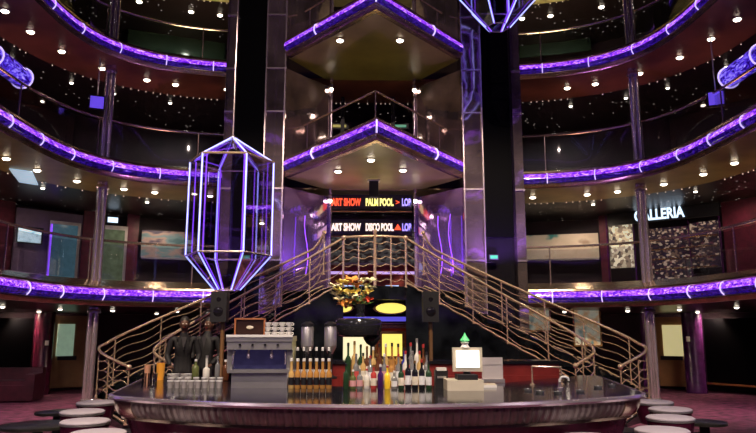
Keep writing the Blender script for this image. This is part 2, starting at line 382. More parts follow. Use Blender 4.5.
# ---------------------------------------------------------------- balcony fronts and railings
BAND_UP = [(-.02, .13), (-.06, .11), (-.09, .06), (-.095, .0), (.02, .0), (.02, .13)]
BAND_LO = [(-.095, -.005), (-.085, -.05), (-.055, -.09), (.0, -.115), (.02, -.115), (.02, -.005)]
def arc(prof, dz): return [(o, z + dz) for o, z in prof]
def front(P, N, z, label, group, step=4, cap=''):
    t = thing('neon_balcony', label, 'balcony front', (0, 0, 0), 0, group)
    MB().sweep(P, N, arc([(.0, .20), (.02, .13), (-.04, .13), (-.06, .155), (-.05, .20), (.64, .40), (.66, .34)], z)).build('ledge', M['brass'], t)
    MB().sweep(P, N, arc(BAND_UP, z)).build('neon_band', M['neon'], t)
    MB().sweep(P, N, arc(BAND_LO, z)).build('lower_band', M['neonl'], t)
    MB().sweep(P, N, arc([(-.04, -.115), (-.075, -.14), (-.07, -.17), (.0, -.25), (.12, -.25), (.10, -.115)], z)).build('lower_lip', M['brass'], t)
    n = 0
    for i in range(2, len(P) - 1, step):
        if P[i][1] < -2 and i % (2 * step) : continue
        q = [(P[i][0] + N[i][0] * o, P[i][1] + N[i][1] * o, z + dz) for o, dz in [(-.03, .14), (-.08, .11), (-.108, .04), (-.108, -.03), (-.085, -.075), (-.03, -.13)]]
        MB().tube(q, .013, 6).build('bracket', M['seam'], t)
    return t
def railing(P, N, z, label, group, o=.66, h=1.36, step=7, rail=M['railm']):
    t = thing('balcony_railing', label, 'railing', (0, 0, 0), 0, group)
    MB().tube([(*ringpt(P, N, i, o), z + h) for i in range(len(P))], .032, 8).build('handrail', rail, t)
    MB().sweep(P, N, [(o - .006, z + .42), (o + .006, z + .42), (o + .006, z + h - .08), (o - .006, z + h - .08)]).build('glass_panel', M['glass'], t)
    for i in range(3, len(P) - 1, step):
        x, y = ringpt(P, N, i, o)
        MB().lathe([(.05, 0), (.05, .03), (.018, .04), (.018, h - .36)], (x, y, z + .35), 8).build('post', rail, t)
    return t
for i, z in enumerate(LV[:3]):
    front(OPEN, ON, z, 'violet neon-lit glass front of the %s curving balcony' % LEVELN[i], 'neon balcony fronts')
    railing(OPEN, ON, z, 'metal handrail over glass along the %s curving balcony' % LEVELN[i], 'balcony railings')
front(OPEN, ON, LV[3], 'violet neon-lit glass front of the top curving balcony', 'neon balcony fronts')

# strings of pin lights under each soffit edge
for i, z in enumerate(LV):
    if i == 0: continue
    b = MB(); fine = resample(dense, .13); fn = normals(fine)
    for p, q in zip(fine, fn):
        if p[1] < 7: continue
        if random.random() < .35: continue
        b.ball((p[0] + q[0] * 1.62, p[1] + q[1] * 1.62, z - .335), .013, n=5)
    tag(b.build('string_lights', M['bead']), 'string of tiny warm bead lights along the soffit edge of the %s gallery' % LEVELN[i], 'string lights', kind='stuff')

# raised swirl glass ends where the rails run towards the viewer
def swirl(sx, z, y0, y1, label):
    n = 14; pts = [(sx * (7.72 + .12 * math.sin(i / n * PI)), y0 + (y1 - y0) * i / n, z + .10 * math.sin(i / n * PI)) for i in range(n + 1)]
    t = thing('neon_bulkhead', label, 'neon tube', (0, 0, 0), 0, 'blue swirl glass tubes')
    MB().tube(pts, .22, 16).build('glass_tube', M['neonr'], t)
    for i in range(0, n + 1, 3):
        p = pts[i]; MB().tube([(p[0] + .235 * math.cos(a), p[1], p[2] + .235 * math.sin(a)) for a in [k * PI / 8 for k in range(16)]], .018, 6, closed=True).build('clamp_ring', M['seam'], t)
swirl(-1, 7.12, 14.0, 9.0, 'blue glowing glass tube ending the second railing above the television')
swirl(1, 7.12, 13.6, 8.6, 'blue glowing glass tube ending the second railing above the shop sign')
swirl(1, 4.02, 12.2, 8.0, 'blue glowing glass tube ending the lowest railing beside the shop')

# ---------------------------------------------------------------- downlights
def make_downlight(small=False):
    t = thing('downlight', 'x', 'downlight')
    r = .05 if small else .078
    MB().lathe([(r * 1.05, 0), (r * 1.35, -.006), (r * 1.35, -.016), (r * 1.05, -.02)], n=16).build('trim_ring', M['steel'], t)
    MB().lathe([(r, -.004), (r * .98, -.024), (r * .75, -.044), (1e-6, -.052)], n=14).build('lens', M['lens2' if small else 'lens'], t)
    return t
protoB = make_downlight(); protoS = make_downlight(True); usedB = [0]; usedS = [0]
def downlight(x, y, z, label, group, small=False):
    p, u = (protoS, usedS) if small else (protoB, usedB)
    o = p if not u[0] else copy_tree(p); u[0] = 1
    o.location = (x, y, z); o['label'] = label; o['group'] = group; return o
def arclen(P):
    L = [0]
    for a, b in zip(P, P[1:]): L.append(L[-1] + math.dist(a, b))
    return L
def lights_along(o, z, spacing, ymin, small, desc, start=.8):
    off = [ringpt(FULL, FN, i, o) for i in range(len(FULL))]
    L = arclen(off)
    for sgn in (-1, 1):
        seq = list(range(len(off))) if sgn < 0 else list(reversed(range(len(off))))
        s0 = None; nxt = 0; k = 0
        for i in seq:
            x, y = off[i]
            if x * sgn < 3.55 or y < ymin: continue
            s_ = L[i] if sgn < 0 else L[-1] - L[i]
            if s0 is None: s0 = s_; nxt = s0 + start
            if s_ >= nxt and k < 16:
                downlight(x, y, z, '%s, %s, %s from the tower' % (desc, side(sgn), ORD[k]), desc + ' lamps', small); k += 1; nxt += spacing
lights_along(.85, LV[1] - .288, 1.12, 5, False, 'downlight in second balcony gold soffit', .6)
lights_along(.80, LV[2] - .286, 1.05, 5, False, 'downlight in third balcony mahogany soffit', .3)
lights_along(2.45, LV[3] - .311, 1.2, 8, False, 'lamp in dark ceiling of third gallery', .4)
lights_along(2.3, LV[2] - .311, 1.5, 8, True, 'small lamp in dark ceiling of second gallery', .2)
lights_along(2.2, LV[1] - .311, 2.2, 8, True, 'small lamp in dark ceiling of first gallery', .3)
lights_along(1.1, LV[0] - .30, 1.5, 7, True, 'small lamp in lowest balcony soffit', 1.2)
lights_along(3.0, LV[0] - .311, 1.6, 7, True, 'small lamp in lobby ceiling behind columns', .8)

# ---------------------------------------------------------------- chrome columns
for sx, sd in ((-1, 'coffee machine side'), (1, 'cash register side')):
    x, y = sx * 6.62, 16.05 if sx < 0 else 15.95
    t = thing('chrome_column', 'tall twin-tube chrome column rising through the balconies on the %s' % sd, 'column', (x, y, 0), 0, 'chrome columns')
    for dx in (-.065, .065): MB().lathe([(.062, 0), (.062, 15.2)], (dx, 0, 0), 14).build('tube', M['chrome'], t)
    MB().lathe([(.16, 0), (.16, .10), (.14, .12)], n=20).build('base_collar', M['chrome'], t)
    for z in (2.1, 5.1, 8.1): MB().lathe([(.15, 0), (.15, .06), (.13, .09)], (0, 0, z), n=20).build('collar', M['chrome'], t)

# ---------------------------------------------------------------- central tower
def panel(a, b, z0, z1, th, name, m, parent=None):
    ax, ay = a; bx, by = b; l = math.hypot(bx - ax, by - ay); nx, ny = -(by - ay) / l * th, (bx - ax) / l * th
    return MB().prism([(ax, ay), (bx, by), (bx + nx, by + ny), (ax + nx, ay + ny)], z0, z1).build(name, m, parent, smooth=False)
for sx, sd in ((-1, 'coffee machine side'), (1, 'cash register side')):
    t = thing('elevator_tower', 'tall black lift shaft framed by mirrored pilasters on the %s' % sd, 'tower', (sx * 2.85, 16, 0), 0, 'lift towers')
    ox = sx * 2.85
    def X(x): return sx * x - ox
    MB().box((X(3.5), -.2, 7.6), (.22, .6, 15.2)).build('outer_pilaster', M['mirror'], t, False)
    MB().box((X(2.38), -.25, 7.6), (.48, .6, 15.2)).build('inner_pilaster', M['mirror'], t, False)
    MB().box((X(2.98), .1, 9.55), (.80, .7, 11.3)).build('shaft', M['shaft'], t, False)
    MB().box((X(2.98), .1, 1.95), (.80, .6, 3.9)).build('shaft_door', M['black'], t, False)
    MB().box((X(2.62), -.57, 7.6), (.03, .05, 15.2)).build('edge_strip', M['chrome'], t, False)
    MB().box((X(2.16), -.57, 7.6), (.03, .05, 15.2)).build('edge_strip', M['chrome'], t, False)
    for z in (3.3, 5.0, 6.9, 8.0, 9.4):
        MB().box((X(3.5), -.515, z), (.24, .03, .05)).build('joint_band', M['chrome'], t, False)
        MB().box((X(2.38), -.565, z), (.5, .03, .04)).build('joint_band', M['chrome'], t, False)
    a, b = ((-2.14, 15.6), (-1.12, 16.9)) if sx < 0 else ((1.12, 16.9), (2.14, 15.6))
    w_ = thing('mirror_panel', 'tall bronze mirror panel slanting into the central recess on the %s' % sd, 'mirror', (0, 0, 0), 0, 'mirror panels')
    for k, (z0, z1) in enumerate([(0, 2.15), (2.62, 5.08), (5.6, 8.06), (8.6, 11.1)]):
        panel(a, b, z0, z1, .08, 'mirror_sheet', M['mirrorv'] if k == 1 else M['mirror'], w_)
    ex = sx * 1.10
    MB().lathe([(.04, 0), (.04, 15)], (ex, 16.88, 0), 10).build('edge_post', M['chrome'], w_)
    # glowing violet tube ornament inside mirror bay
    for k in range(2 if sx > 0 else 1):
        x0 = sx * (1.62 + .22 * k); y0 = 16.02 - .29 * k
        q = [(x0 + .05 * math.sin(j * .9 + k), y0 - .06, 3.0 + j * .24) for j in range(7)]
        tag(MB().tube(q, .010, 6).build('neon_squiggle', M['tubev']), 'thin wavy violet neon tube on the lower mirror, %s, %s from the recess' % (sd, ORD[k]), 'neon tube', 'wavy neon tubes')
for sx, sd, px in ((-1, 'coffee machine side', 246), (1, 'cash register side', 494)):
    p = atY(px, 257, 15.5); t = thing('exit_sign', 'small green lit sign low on the black lift shaft, %s' % sd, 'sign', p, 0, 'green signs on the shafts')
    MB().box((0, .03, 0), (.22, .05, .12)).build('sign_box', M['blackm'], t, False)
    MB().box((0, 0, 0), (.17, .02, .075)).build('sign_face', M['exitg'], t, False)
# prow decks with chevron neon fronts
def prow(z, ya, yb, label, rail=True):
    P = [(-2.13, yb), (0, ya), (2.13, yb)]
    l = math.hypot(2.13, yb - ya); n1 = ((yb - ya) / l, 2.13 / l); n2 = (-(yb - ya) / l, 2.13 / l)
    PP = P; k = 1 / n1[1]; NN = [n1, (0, k), n2]
    t = thing('chevron_balcony', label, 'balcony', (0, 0, 0), 0, 'chevron balconies')
    MB().sweep(PP, NN, arc([(.0, .19), (.02, .13), (-.04, .13), (-.06, .155), (-.05, .19), (.30, .28), (.32, .24)], z)).build('ledge', M['brass'], t)
    MB().sweep(PP, NN, arc(BAND_UP, z)).build('neon_band', M['neon'], t)
    MB().sweep(PP, NN, arc(BAND_LO, z)).build('lower_band', M['neonl'], t)
    MB().sweep(PP, NN, arc([(-.04, -.115), (-.075, -.14), (-.07, -.17), (.0, -.25), (.12, -.25), (.10, -.115)], z)).build('lower_lip', M['brass'], t)
    for bp_, bn_ in ((((P[0][0] + P[1][0]) * .62, (yb + ya) * .5 + (yb - ya) * .12), n1), (P[1], (0, k)), (((P[2][0]) * .62, (yb + ya) * .5 + (yb - ya) * .12), n2)):
        q = [(bp_[0] + bn_[0] * o, bp_[1] + bn_[1] * o, z + dz) for o, dz in [(-.03, .14), (-.08, .11), (-.108, .04), (-.108, -.03), (-.085, -.075), (-.03, -.13)]]
        MB().tube(q, .018, 6).build('bracket', M['seam'], t)
    HR = resample([(PP[i][0] * .82, PP[i][1] + (.62 * k if i == 1 else .42), z + 1.16) for i in range(3)], .2)
    MB().tube(HR, .022, 8).build('handrail', M['bronze'], t)
    for i in (1, len(HR) // 2, len(HR) - 2):
        MB().lathe([(.014, .3), (.014, 1.16)], (HR[i][0], HR[i][1], z), 8).build('post', M['railm'], t)
    struct(MB().prism([(-2.1, yb + .1), (0, ya + .1), (2.1, yb + .1), (1.1, 17.2), (-1.1, 17.2)], z - .245, z - .05).build('ceiling_prow', M['sof2p'], smooth=False))
M['sof2p'] = mat('prow_ceiling_olive', (.22, .19, .05), .35, 0, var=.25, vs=1.2)
prow(LV[1], 12.4, 15.55, 'lower pointed balcony with violet neon chevron front above the stairs')
prow(LV[2], 12.95, 15.45, 'upper pointed balcony with violet neon chevron front near the photo top')
for k, (px, py) in enumerate([(338, 175), (371, 164), (403, 174)]):
    p = atZ(px, py, 5.2); downlight(p.x, p.y, LV[1] - .25, 'bright downlight under the lower pointed balcony, %s' % ['toward the coffee machine', 'nearest its tip', 'toward the cash register'][k], 'prow downlights')
for k, (px, py) in enumerate([(340, 44), (400, 44)]):
    p = atZ(px, py, 8.2); downlight(p.x, p.y, LV[2] - .25, 'bright downlight under the upper pointed balcony, %s' % ['toward the coffee machine', 'toward the cash register'][k], 'prow downlights')
# little wall lamps on the recess edges + 3-dot lamps inside
for sx, sd in ((-1, 'coffee machine side'), (1, 'cash register side')):
    for z, s_ in ((8.0, 'upper'), (5.0, 'lower')):
        t = thing('wall_lamp', 'small bright lamp on the mirror edge, %s level, %s' % (s_, sd), 'lamp', (sx * 1.10, 16.80, z), 0, 'mirror edge lamps')
        MB().lathe([(.05, 0), (.05, .10), (.03, .12)], n=12).build('holder', M['steel'], t)
        MB().ball((0, 0, -.02), .05).build('bulb', M['lens'], t)
    for k in range(3):
        p = atY((343, 393)[sx > 0], (70, 77, 84)[k], 17.6)
        t = thing('dot_lamp', 'tiny lamp in the recess strip, %s of three, %s' % (['top', 'middle', 'bottom'][k], sd), 'lamp', p, 0, 'recess dot lamps')
        MB().lathe([(.045, 0), (.045, .02), (.03, .03)], n=10).build('holder', M['steel'], t)
        MB().ball((0, -.01, .0), .030).build('bulb', M['bead'], t)
    t = thing('lamp_strip', 'slim dark bar carrying three dot lamps on the %s' % sd, 'lamp strip', (atY((343, 393)[sx > 0], 77, 17.7).x, 17.7, 0), 0, 'lamp strips')
    MB().box((0, 0, 6.85), (.10, .06, 2.5)).build('bar', M['blackm'], t, False)

# recess back wall and signs
struct(MB().prism([(-3.4, 20.4), (3.4, 20.4), (3.4, 20.6), (-3.4, 20.6)], 2.6, 15.2).build('wall_back', M['wall'], smooth=False))
# central post under the chevron
p = atY(371, 200, 16.5)
def text(body, size, loc, m, label=None, cat=None, rz=0, ext=.01, parent=None, sx=1, name='lettering', bold=.0, fit=0):
    cu = bpy.data.curves.new(name, 'FONT'); cu.body = body; cu.size = size; cu.extrude = ext; cu.align_x = 'CENTER'; cu.align_y = 'CENTER'; cu.offset = bold
    cu.materials.append(m); o = bpy.data.objects.new('x', cu); col.objects.link(o)
    bpy.context.view_layer.update(); me = bpy.data.meshes.new_from_object(o.evaluated_get(bpy.context.evaluated_depsgraph_get())); bpy.data.objects.remove(o)
    if not me.materials: me.materials.append(m)
    o = bpy.data.objects.new(name, me); col.objects.link(o)
    if fit: xs = [v.co.x for v in me.vertices]; sx = fit / (max(xs) - min(xs))
    o.location = loc; o.rotation_euler = (PI / 2, 0, rz); o.scale = (sx, 1, 1)
    if parent is not None: o.parent = parent
    if label: tag(o, label, cat)
    return o
for row, (py, mats, words_) in enumerate([(202.5, ('redled', 'yelled', 'viled'), ('ART SHOW', 'PALM POOL', 'LOB')), (227.5, ('whled', 'whled', 'viled'), ('ART SHOW', 'DISCO POOL', 'LOB'))]):
    t = thing('led_sign', ['upper ticker sign with red, yellow and violet letters under the chevron', 'lower ticker sign with pale letters above the landing rail'][row], 'sign', atY(371, py, 16.9), 0)
    MB().box((0, .06, 0), (2.12, .08, .42)).build('housing', M['blackm'], t, False)
    for wd, mm, (x0, x1) in zip(words_, mats, ((-1.02, -.26), (-.14, .58), (.80, 1.04))):
        text(wd, .26, ((x0 + x1) / 2, -.0, 0), M[mm], ext=.012, parent=t, fit=x1 - x0, bold=.010)
    text('\u25b2' if row else '>', .2, (.69, 0, 0), M['redled'], parent=t, ext=.012)
    MB().box((0, -.0, -.24), (2.12, .1, .02)).build('lower_trim', M['gold'], t, False)
t = thing('hanging_post', 'short dark post between the chevron ceiling and the ticker sign', 'post', (0.0, 15.5, 4.80))
MB().box((0, 0, .20), (.22, .16, .40)).build('post_body', M['blackm'], t, False)
MB().box((0, 0, .405), (.30, .22, .03)).build('post_plate', M['steel'], t, False)
# upper recess small lit signs
for px, m_, nm in ((338, 'yelled', 'yellow'), (398, 'exitg', 'green')):
    t = thing('strip_sign', 'small %s lit strip sign in the recess above the chevron' % nm, 'sign', atY(px, 126, 17.9), 0)
    MB().box((0, .03, 0), (.6, .05, .16)).build('housing', M['blackm'], t, False)
    MB().box((0, -.0, 0), (.46, .02, .07)).build('lit_face', mat('strip_' + nm, (.3, .3, .1), .4, 0, (.35, .30, .06) if nm == 'yellow' else (.02, .30, .2), .8), t, False)

# ---------------------------------------------------------------- first floor lobby behind the landing rail
def wall_hit(px, py, o):
    """where the sight line meets the curve at offset o"""
    r = ray(px, py); best = None
    off = [ringpt(FULL, FN, i, o) for i in range(len(FULL))]
    for i in range(len(off) - 1):
        (x1, y1), (x2, y2) = off[i], off[i + 1]
        if (y1 + y2) < 8: continue
        dx, dy = x2 - x1, y2 - y1; den = r[0] * dy - r[1] * dx
        if abs(den) < 1e-9: continue
        t = ((x1 - CX) * dy - y1 * dx) / den; u = ((x1 - CX) * r[1] - y1 * r[0]) / den
        if t > 0 and -.001 <= u <= 1.001:
            best = (Vector((CX + t * r[0], t * r[1], CZ + t * r[2])))
            break
    return best
def wall_panel(px0, px1, py_t, py_b, o, name, m, th=.06, parent=None, at=None):
    """flat panel spanning two sight lines, on the curve at offset o; heights at its middle"""
    a = wall_hit(px0, py_t, o); b = wall_hit(px1, py_t, o); mid = wall_hit((px0 + px1) / 2, py_t, o); lo = wall_hit((px0 + px1) / 2, py_b, o)
    return panel((a.x, a.y), (b.x, b.y), lo.z, mid.z, -th, name, m, parent)
t = thing('reception_counter', 'long counter with lilac and blue light strips behind the landing rail', 'counter', (0, 18.2, 2.62))
MB().box((0, .2, .42), (2.9, .5, .84)).build('counter_body', M['redp'], t, False)
MB().box((0, .2, .86), (3.0, .6, .05)).build('counter_top', M['steel'], t, False)
MB().box((-.62, -.07, .62), (1.0, .04, .07)).build('lilac_strip', M['lilac'], t, False)
MB().box((.62, -.07, .62), (1.1, .04, .07)).build('lilac_strip', M['lilac'], t, False)
MB().box((-.45, -.07, .24), (.62, .04, .08)).build('blue_strip', M['sky'], t, False)
MB().box((.55, -.07, .24), (.36, .04, .08)).build('blue_strip', M['sky'], t, False)
t = thing('lobby_display', 'dim glazed display wall behind the reception counter', 'display', (0, 20.3, 2.62))
MB().box((0, 0, 1.2), (3.0, .1, 1.9)).build('display_panel', M['lobby'], t, False)
MB().box((0, -.08, 2.2), (3.1, .06, .08)).build('display_frame', M['gold'], t, False)

# ---------------------------------------------------------------- gallery walls
# lower gallery, coffee machine side
wall_panel(-6, 16, 190, 300, 4.8, 'wall_left_burgundy', M['burg'])['kind'] = 'structure'
wall_panel(16, 84, 212, 300, 4.75, 'wall_left_lavender', M['lavw'])['kind'] = 'structure'
wall_panel(84, 103, 208, 300, 4.7, 'wall_left_burgundy', M['burg'])['kind'] = 'structure'
wall_panel(128, 140, 208, 300, 4.6, 'wall_left_burgundy', M['burg'])['kind'] = 'structure'
t = thing('television', 'lit flat television on the lavender wall below the second balcony', 'television')
wall_panel(17, 43, 227, 244, 4.5, 'tv_casing', M['blackm'], .06, t)
wall_panel(18.5, 41.5, 229, 242.5, 4.4, 'tv_screen', M['tvscr'], .02, t)
d = thing('door_1', None, None); d['kind'] = 'structure'; del_ = None
wall_panel(50, 81, 222, 290, 4.5, 'door_frame', M['steel'], .04, d)
wall_panel(53, 78, 225, 290, 4.42, 'door_glass', mat('door_glass_teal', (.05, .10, .14), .1, 0, (.05, .12, .16), .5, var=.3), .03, d)
wall_panel(51, 52.5, 224, 288, 4.35, 'door_neon', M['tubev'], .03, d)
d = thing('door_2', None, None); d['kind'] = 'structure'
wall_panel(102, 128, 226, 290, 4.5, 'door_frame', M['steel'], .04, d)
wall_panel(105, 125, 230, 290, 4.42, 'door_glass', mat('door_glass_olive', (.06, .09, .06), .2, 0, (.09, .11, .06), .5, var=.5), .03, d)
t = thing('exit_sign', 'small glowing white sign over the olive glass door', 'sign')
wall_panel(107, 119, 216, 224, 4.4, 'sign_box', M['blackm'], .05, t)
wall_panel(108, 118, 217.5, 222.5, 4.33, 'sign_face', M['signw'], .02, t)
t = thing('mural', 'teal and brown abstract mural on the wall beside the crystal lantern', 'mural')
wall_panel(142, 205, 232, 258, 4.6, 'mural_panel', M['art2'], .05, t)
wall_panel(141, 206, 258, 260, 4.58, 'mural_frame', M['steel'], .05, t)
# cash register side
t = thing('mural', 'beige and teal mural on the wall beside the burgundy pillar', 'mural')
wall_panel(519, 598, 235, 259, 4.6, 'mural_panel', M['art1'], .05, t)
wall_panel(518, 599, 259, 261, 4.58, 'mural_frame', M['steel'], .05, t)
wall_panel(598, 607, 205, 290, 4.4, 'wall_right_burgundy', M['burg'])['kind'] = 'structure'
wall_panel(720, 775, 180, 290, 4.4, 'wall_right_burgundy', M['burg'])['kind'] = 'structure'
t = thing('storefront', 'glazed shop front full of lit bottles and goods under the galleria sign', 'shop front')
wall_panel(607, 632, 224, 268, 4.5, 'bright_window', M['shopb'], .05, t)
wall_panel(640, 688, 228, 288, 4.5, 'shelf_wall', M['shop'], .05, t)
wall_panel(689, 718, 222, 268, 4.5, 'shelf_wall', M['shop'], .05, t)
for a in (606, 633, 639, 688, 719): wall_panel(a - .7, a + .7, 216, 290, 4.35, 'mullion', M['purplec'], .05, t)
for q in (238, 248, 258, 268): wall_panel(640, 718, q, q + 1, 4.35, 'shelf', M['gold'], .05, t)
t = thing('shop_sign', 'black fascia with blue white GALLERIA letters over the shop front', 'sign')
f_ = wall_panel(607, 719, 200, 222, 4.3, 'sign_board', M['blackm'], .08, t)
a = wall_hit(632, 214, 4.2); b = wall_hit(686, 213, 4.2); c_ = (a + b) / 2
a2 = wall_hit(636, 214, 3.9); b2 = wall_hit(684, 214, 3.9)
az = wall_hit(662, 214, 4.0).z
ang = math.atan2(b.y - a.y, b.x - a.x)
a = wall_hit(607, 214, 4.3); b = wall_hit(719, 214, 4.3)
u_ = Vector((b.x - a.x, b.y - a.y, 0)).normalized(); nn_ = Vector((u_.y, -u_.x, 0))
s0 = None
def on_line(px, py):
    r = ray(px, py); A = Vector((a.x, a.y)) + Vector((nn_.x, nn_.y)) * .12
    den = r[0] * u_.y - r[1] * u_.x; t = ((A.x - CX) * u_.y - A.y * u_.x) / den
    return Vector((CX + t * r[0], t * r[1], CZ + t * r[2]))
L0 = on_line(634, 216); L1 = on_line(684, 213); mid = on_line(658.5, 214.5)
tx = text('GALLERIA', .44, mid, M['signw'], rz=math.atan2(u_.y, u_.x), ext=.008, parent=t, bold=.012, fit=(L1 - L0).length)
t['label'] = 'black fascia with blue white GALLERIA letters over the shop front'
# upper galleries: dark green glass back walls
for a, b_, yy0, yy1 in ((128, 226, 34, 56), (516, 590, 35, 56)):
    wall_panel(a, b_, yy0, yy1, 4.6, 'wall_gallery_glass', M['wallg'])['kind'] = 'structure'
# pale panel light on the gold soffit
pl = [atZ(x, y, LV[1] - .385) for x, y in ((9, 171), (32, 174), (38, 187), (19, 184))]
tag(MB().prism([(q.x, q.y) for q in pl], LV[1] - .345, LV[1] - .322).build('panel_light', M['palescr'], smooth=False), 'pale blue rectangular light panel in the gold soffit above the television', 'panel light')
# hanging blue monitors
for px, py, o, lb in ((97, 103, 14.9, 'violet lit hanging monitor beside the chrome column above the second balcony'), (716, 99, 13.4, 'blue lit hanging monitor below the glowing tube on the shop side')):
    p = atY(px, py, o + .6); t = thing('hanging_monitor', lb, 'monitor', p, (.35 if px < 300 else -.45), 'hanging monitors')
    MB().box((0, 0, 0), (.36, .10, .36)).build('casing', M['blackm'], t, False)
    MB().box((0, -.055, 0), (.30, .02, .29)).build('monitor_screen', M['bluescr'], t, False)
    MB().lathe([(.015, .15), (.015, LV[2] - .31 - p.z)], n=8).build('drop_rod', M['steel'], t)

# ---------------------------------------------------------------- ground floor lobby walls
def door(nm, px0, px1, py0, py1, o, leaf, win, wx0, wx1, wy0, wy1):
    d = thing(nm, None, None); d['kind'] = 'structure'
    wall_panel(px0, px1, py0, py1, o, 'door_leaf', leaf, .05, d)
    wall_panel(wx0, wx1, wy0, wy1, o - .08, 'door_window', win, .03, d)
    wall_panel(wx0 - 1, wx1 + 1, wy1, wy1 + 4, o - .10, 'door_sill', M['blackm'], .06, d)
    wall_panel(px0 - 1.5, px0, py0, py1, o - .05, 'door_frame', M['gold'], .06, d)
    wall_panel(px1, px1 + 1.5, py0, py1, o - .05, 'door_frame', M['gold'], .06, d)
door('door_3', 55, 90, 316, 387, 4.6, M['woodd'], M['wing'], 58, 75, 324, 356)
door('door_4', 652, 690, 317, 386, 4.6, M['wood'], M['winy'], 662, 682, 325, 356)
for px0, px1, o, m_ in ((34, 53, 4.0, 'maroon'), (683, 703, 4.0, 'purplec'), (89, 97, 3.3, 'purplec'), (641, 650, 3.3, 'purplec')):
    a, b = wall_hit(px0, 340, o), wall_hit(px1, 340, o); r_ = (b - a).length / 2; c = (a + b) / 2
    struct(MB().lathe([(r_ * 1.05, 0), (r_ * 1.05, .12), (r_, .14), (r_, LV[0] - .31)], (c.x, c.y, 0), 20).build('wall_pillar', M[m_]))
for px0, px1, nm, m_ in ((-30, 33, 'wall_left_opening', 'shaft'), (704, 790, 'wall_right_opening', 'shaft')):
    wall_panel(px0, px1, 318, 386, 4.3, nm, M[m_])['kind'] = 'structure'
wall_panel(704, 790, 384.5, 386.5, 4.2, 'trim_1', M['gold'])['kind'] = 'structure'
for px, py, sd in ((47, 343, 'maroon'), (688, 339, 'purple')):
    p = wall_hit(px, py, 3.55 if px < 300 else 3.55)
    tag(MB().box((0, 0, 0), (.09, .04, .13)).build('wall_switch', M['white'], loc=p), 'small pale switch plate on the %s pillar by the wooden door' % sd, 'switch')
# dark sofa at the edge
p = atZ(8, 403, 0)
t = thing('sofa', 'low dark maroon sofa on the carpet beside the black opening', 'sofa', (p.x - .5, p.y + .4, 0), .15)
MB().box((0, 0, .22), (1.9, .85, .36)).build('sofa_base', M['sofam'], t)
MB().box((0, .32, .55), (1.9, .25, .45)).build('backrest', M['sofam'], t)
for s_ in (-1, 1): MB().box((s_ * .85, 0, .45), (.22, .85, .40)).build('arm', M['sofam'], t)
for s_ in (-1, 1): MB().box((s_ * .38, -.08, .44), (.72, .62, .12)).build('cushion', M['sofam'], t)

# ---------------------------------------------------------------- dais, landing, stairs
lp = [(-1.35, 15.3), (-1.0, 14.5), (-.62, 14.12), (-.3, 13.95), (0, 13.9), (.3, 13.95), (.62, 14.12), (1.0, 14.5), (1.35, 15.3), (2.6, 16.3), (2.6, 17.3), (-2.6, 17.3), (-2.6, 16.3)]
struct(MB().prism(lp, 2.32, 2.60).build('floor_landing', M['marble'], smooth=False))

def catmull(P, per=10):
    P = [Vector(p) for p in P]; Q = [2 * P[0] - P[1]] + P + [2 * P[-1] - P[-2]]; out = []
    for i in range(1, len(Q) - 2):
        for k in range(per):
            t = k / per; a, b, c, d = Q[i - 1:i + 3]
            out.append(.5 * ((2 * b) + (c - a) * t + (2 * a - 5 * b + 4 * c - d) * t * t + (3 * b - a - 3 * c + d) * t ** 3))
    out.append(P[-1]); return out
def rail_run(path, zf, label, sd, h=1.02, posts=7, bars=6):
    """path: plan points, zf: fraction -> tread height"""
    t = thing('stair_railing', label, 'railing', (0, 0, 0), 0, 'stair railings')
    pts = resample([tuple(p) for p in path], .12); n = len(pts)
    H = [(p[0], p[1], zf(i / (n - 1)) + h) for i, p in enumerate(pts)]
    MB().tube(H, .028, 8).build('handrail', M['bronze'], t)
    MB().ball((0, 0, 0), .05).build('end_knob', M['bronze'], t, loc=H[0]); MB().ball((0, 0, 0), .05).build('end_knob', M['bronze'], t, loc=H[-1])
    per = (n - 1) / (posts - 1)
    for b in range(bars):
        hh = .12 + (h - .26) * b / (bars - 1)
        q = [(p[0], p[1], zf(i / (n - 1)) + hh - .035 * math.sin(2 * PI * i / per)) for i, p in enumerate(pts)]
        MB().tube(q, .0085, 6).build('wavy_bar', M['bronze'], t)
    for k in range(posts):
        i = round(k * per); p = pts[i]; z = zf(i / (n - 1))
        MB().lathe([(.04, 0), (.04, .02), (.015, .03), (.015, h)], (p[0], p[1], z - .02), 8).build('post', M['bronze'], t)
    return t
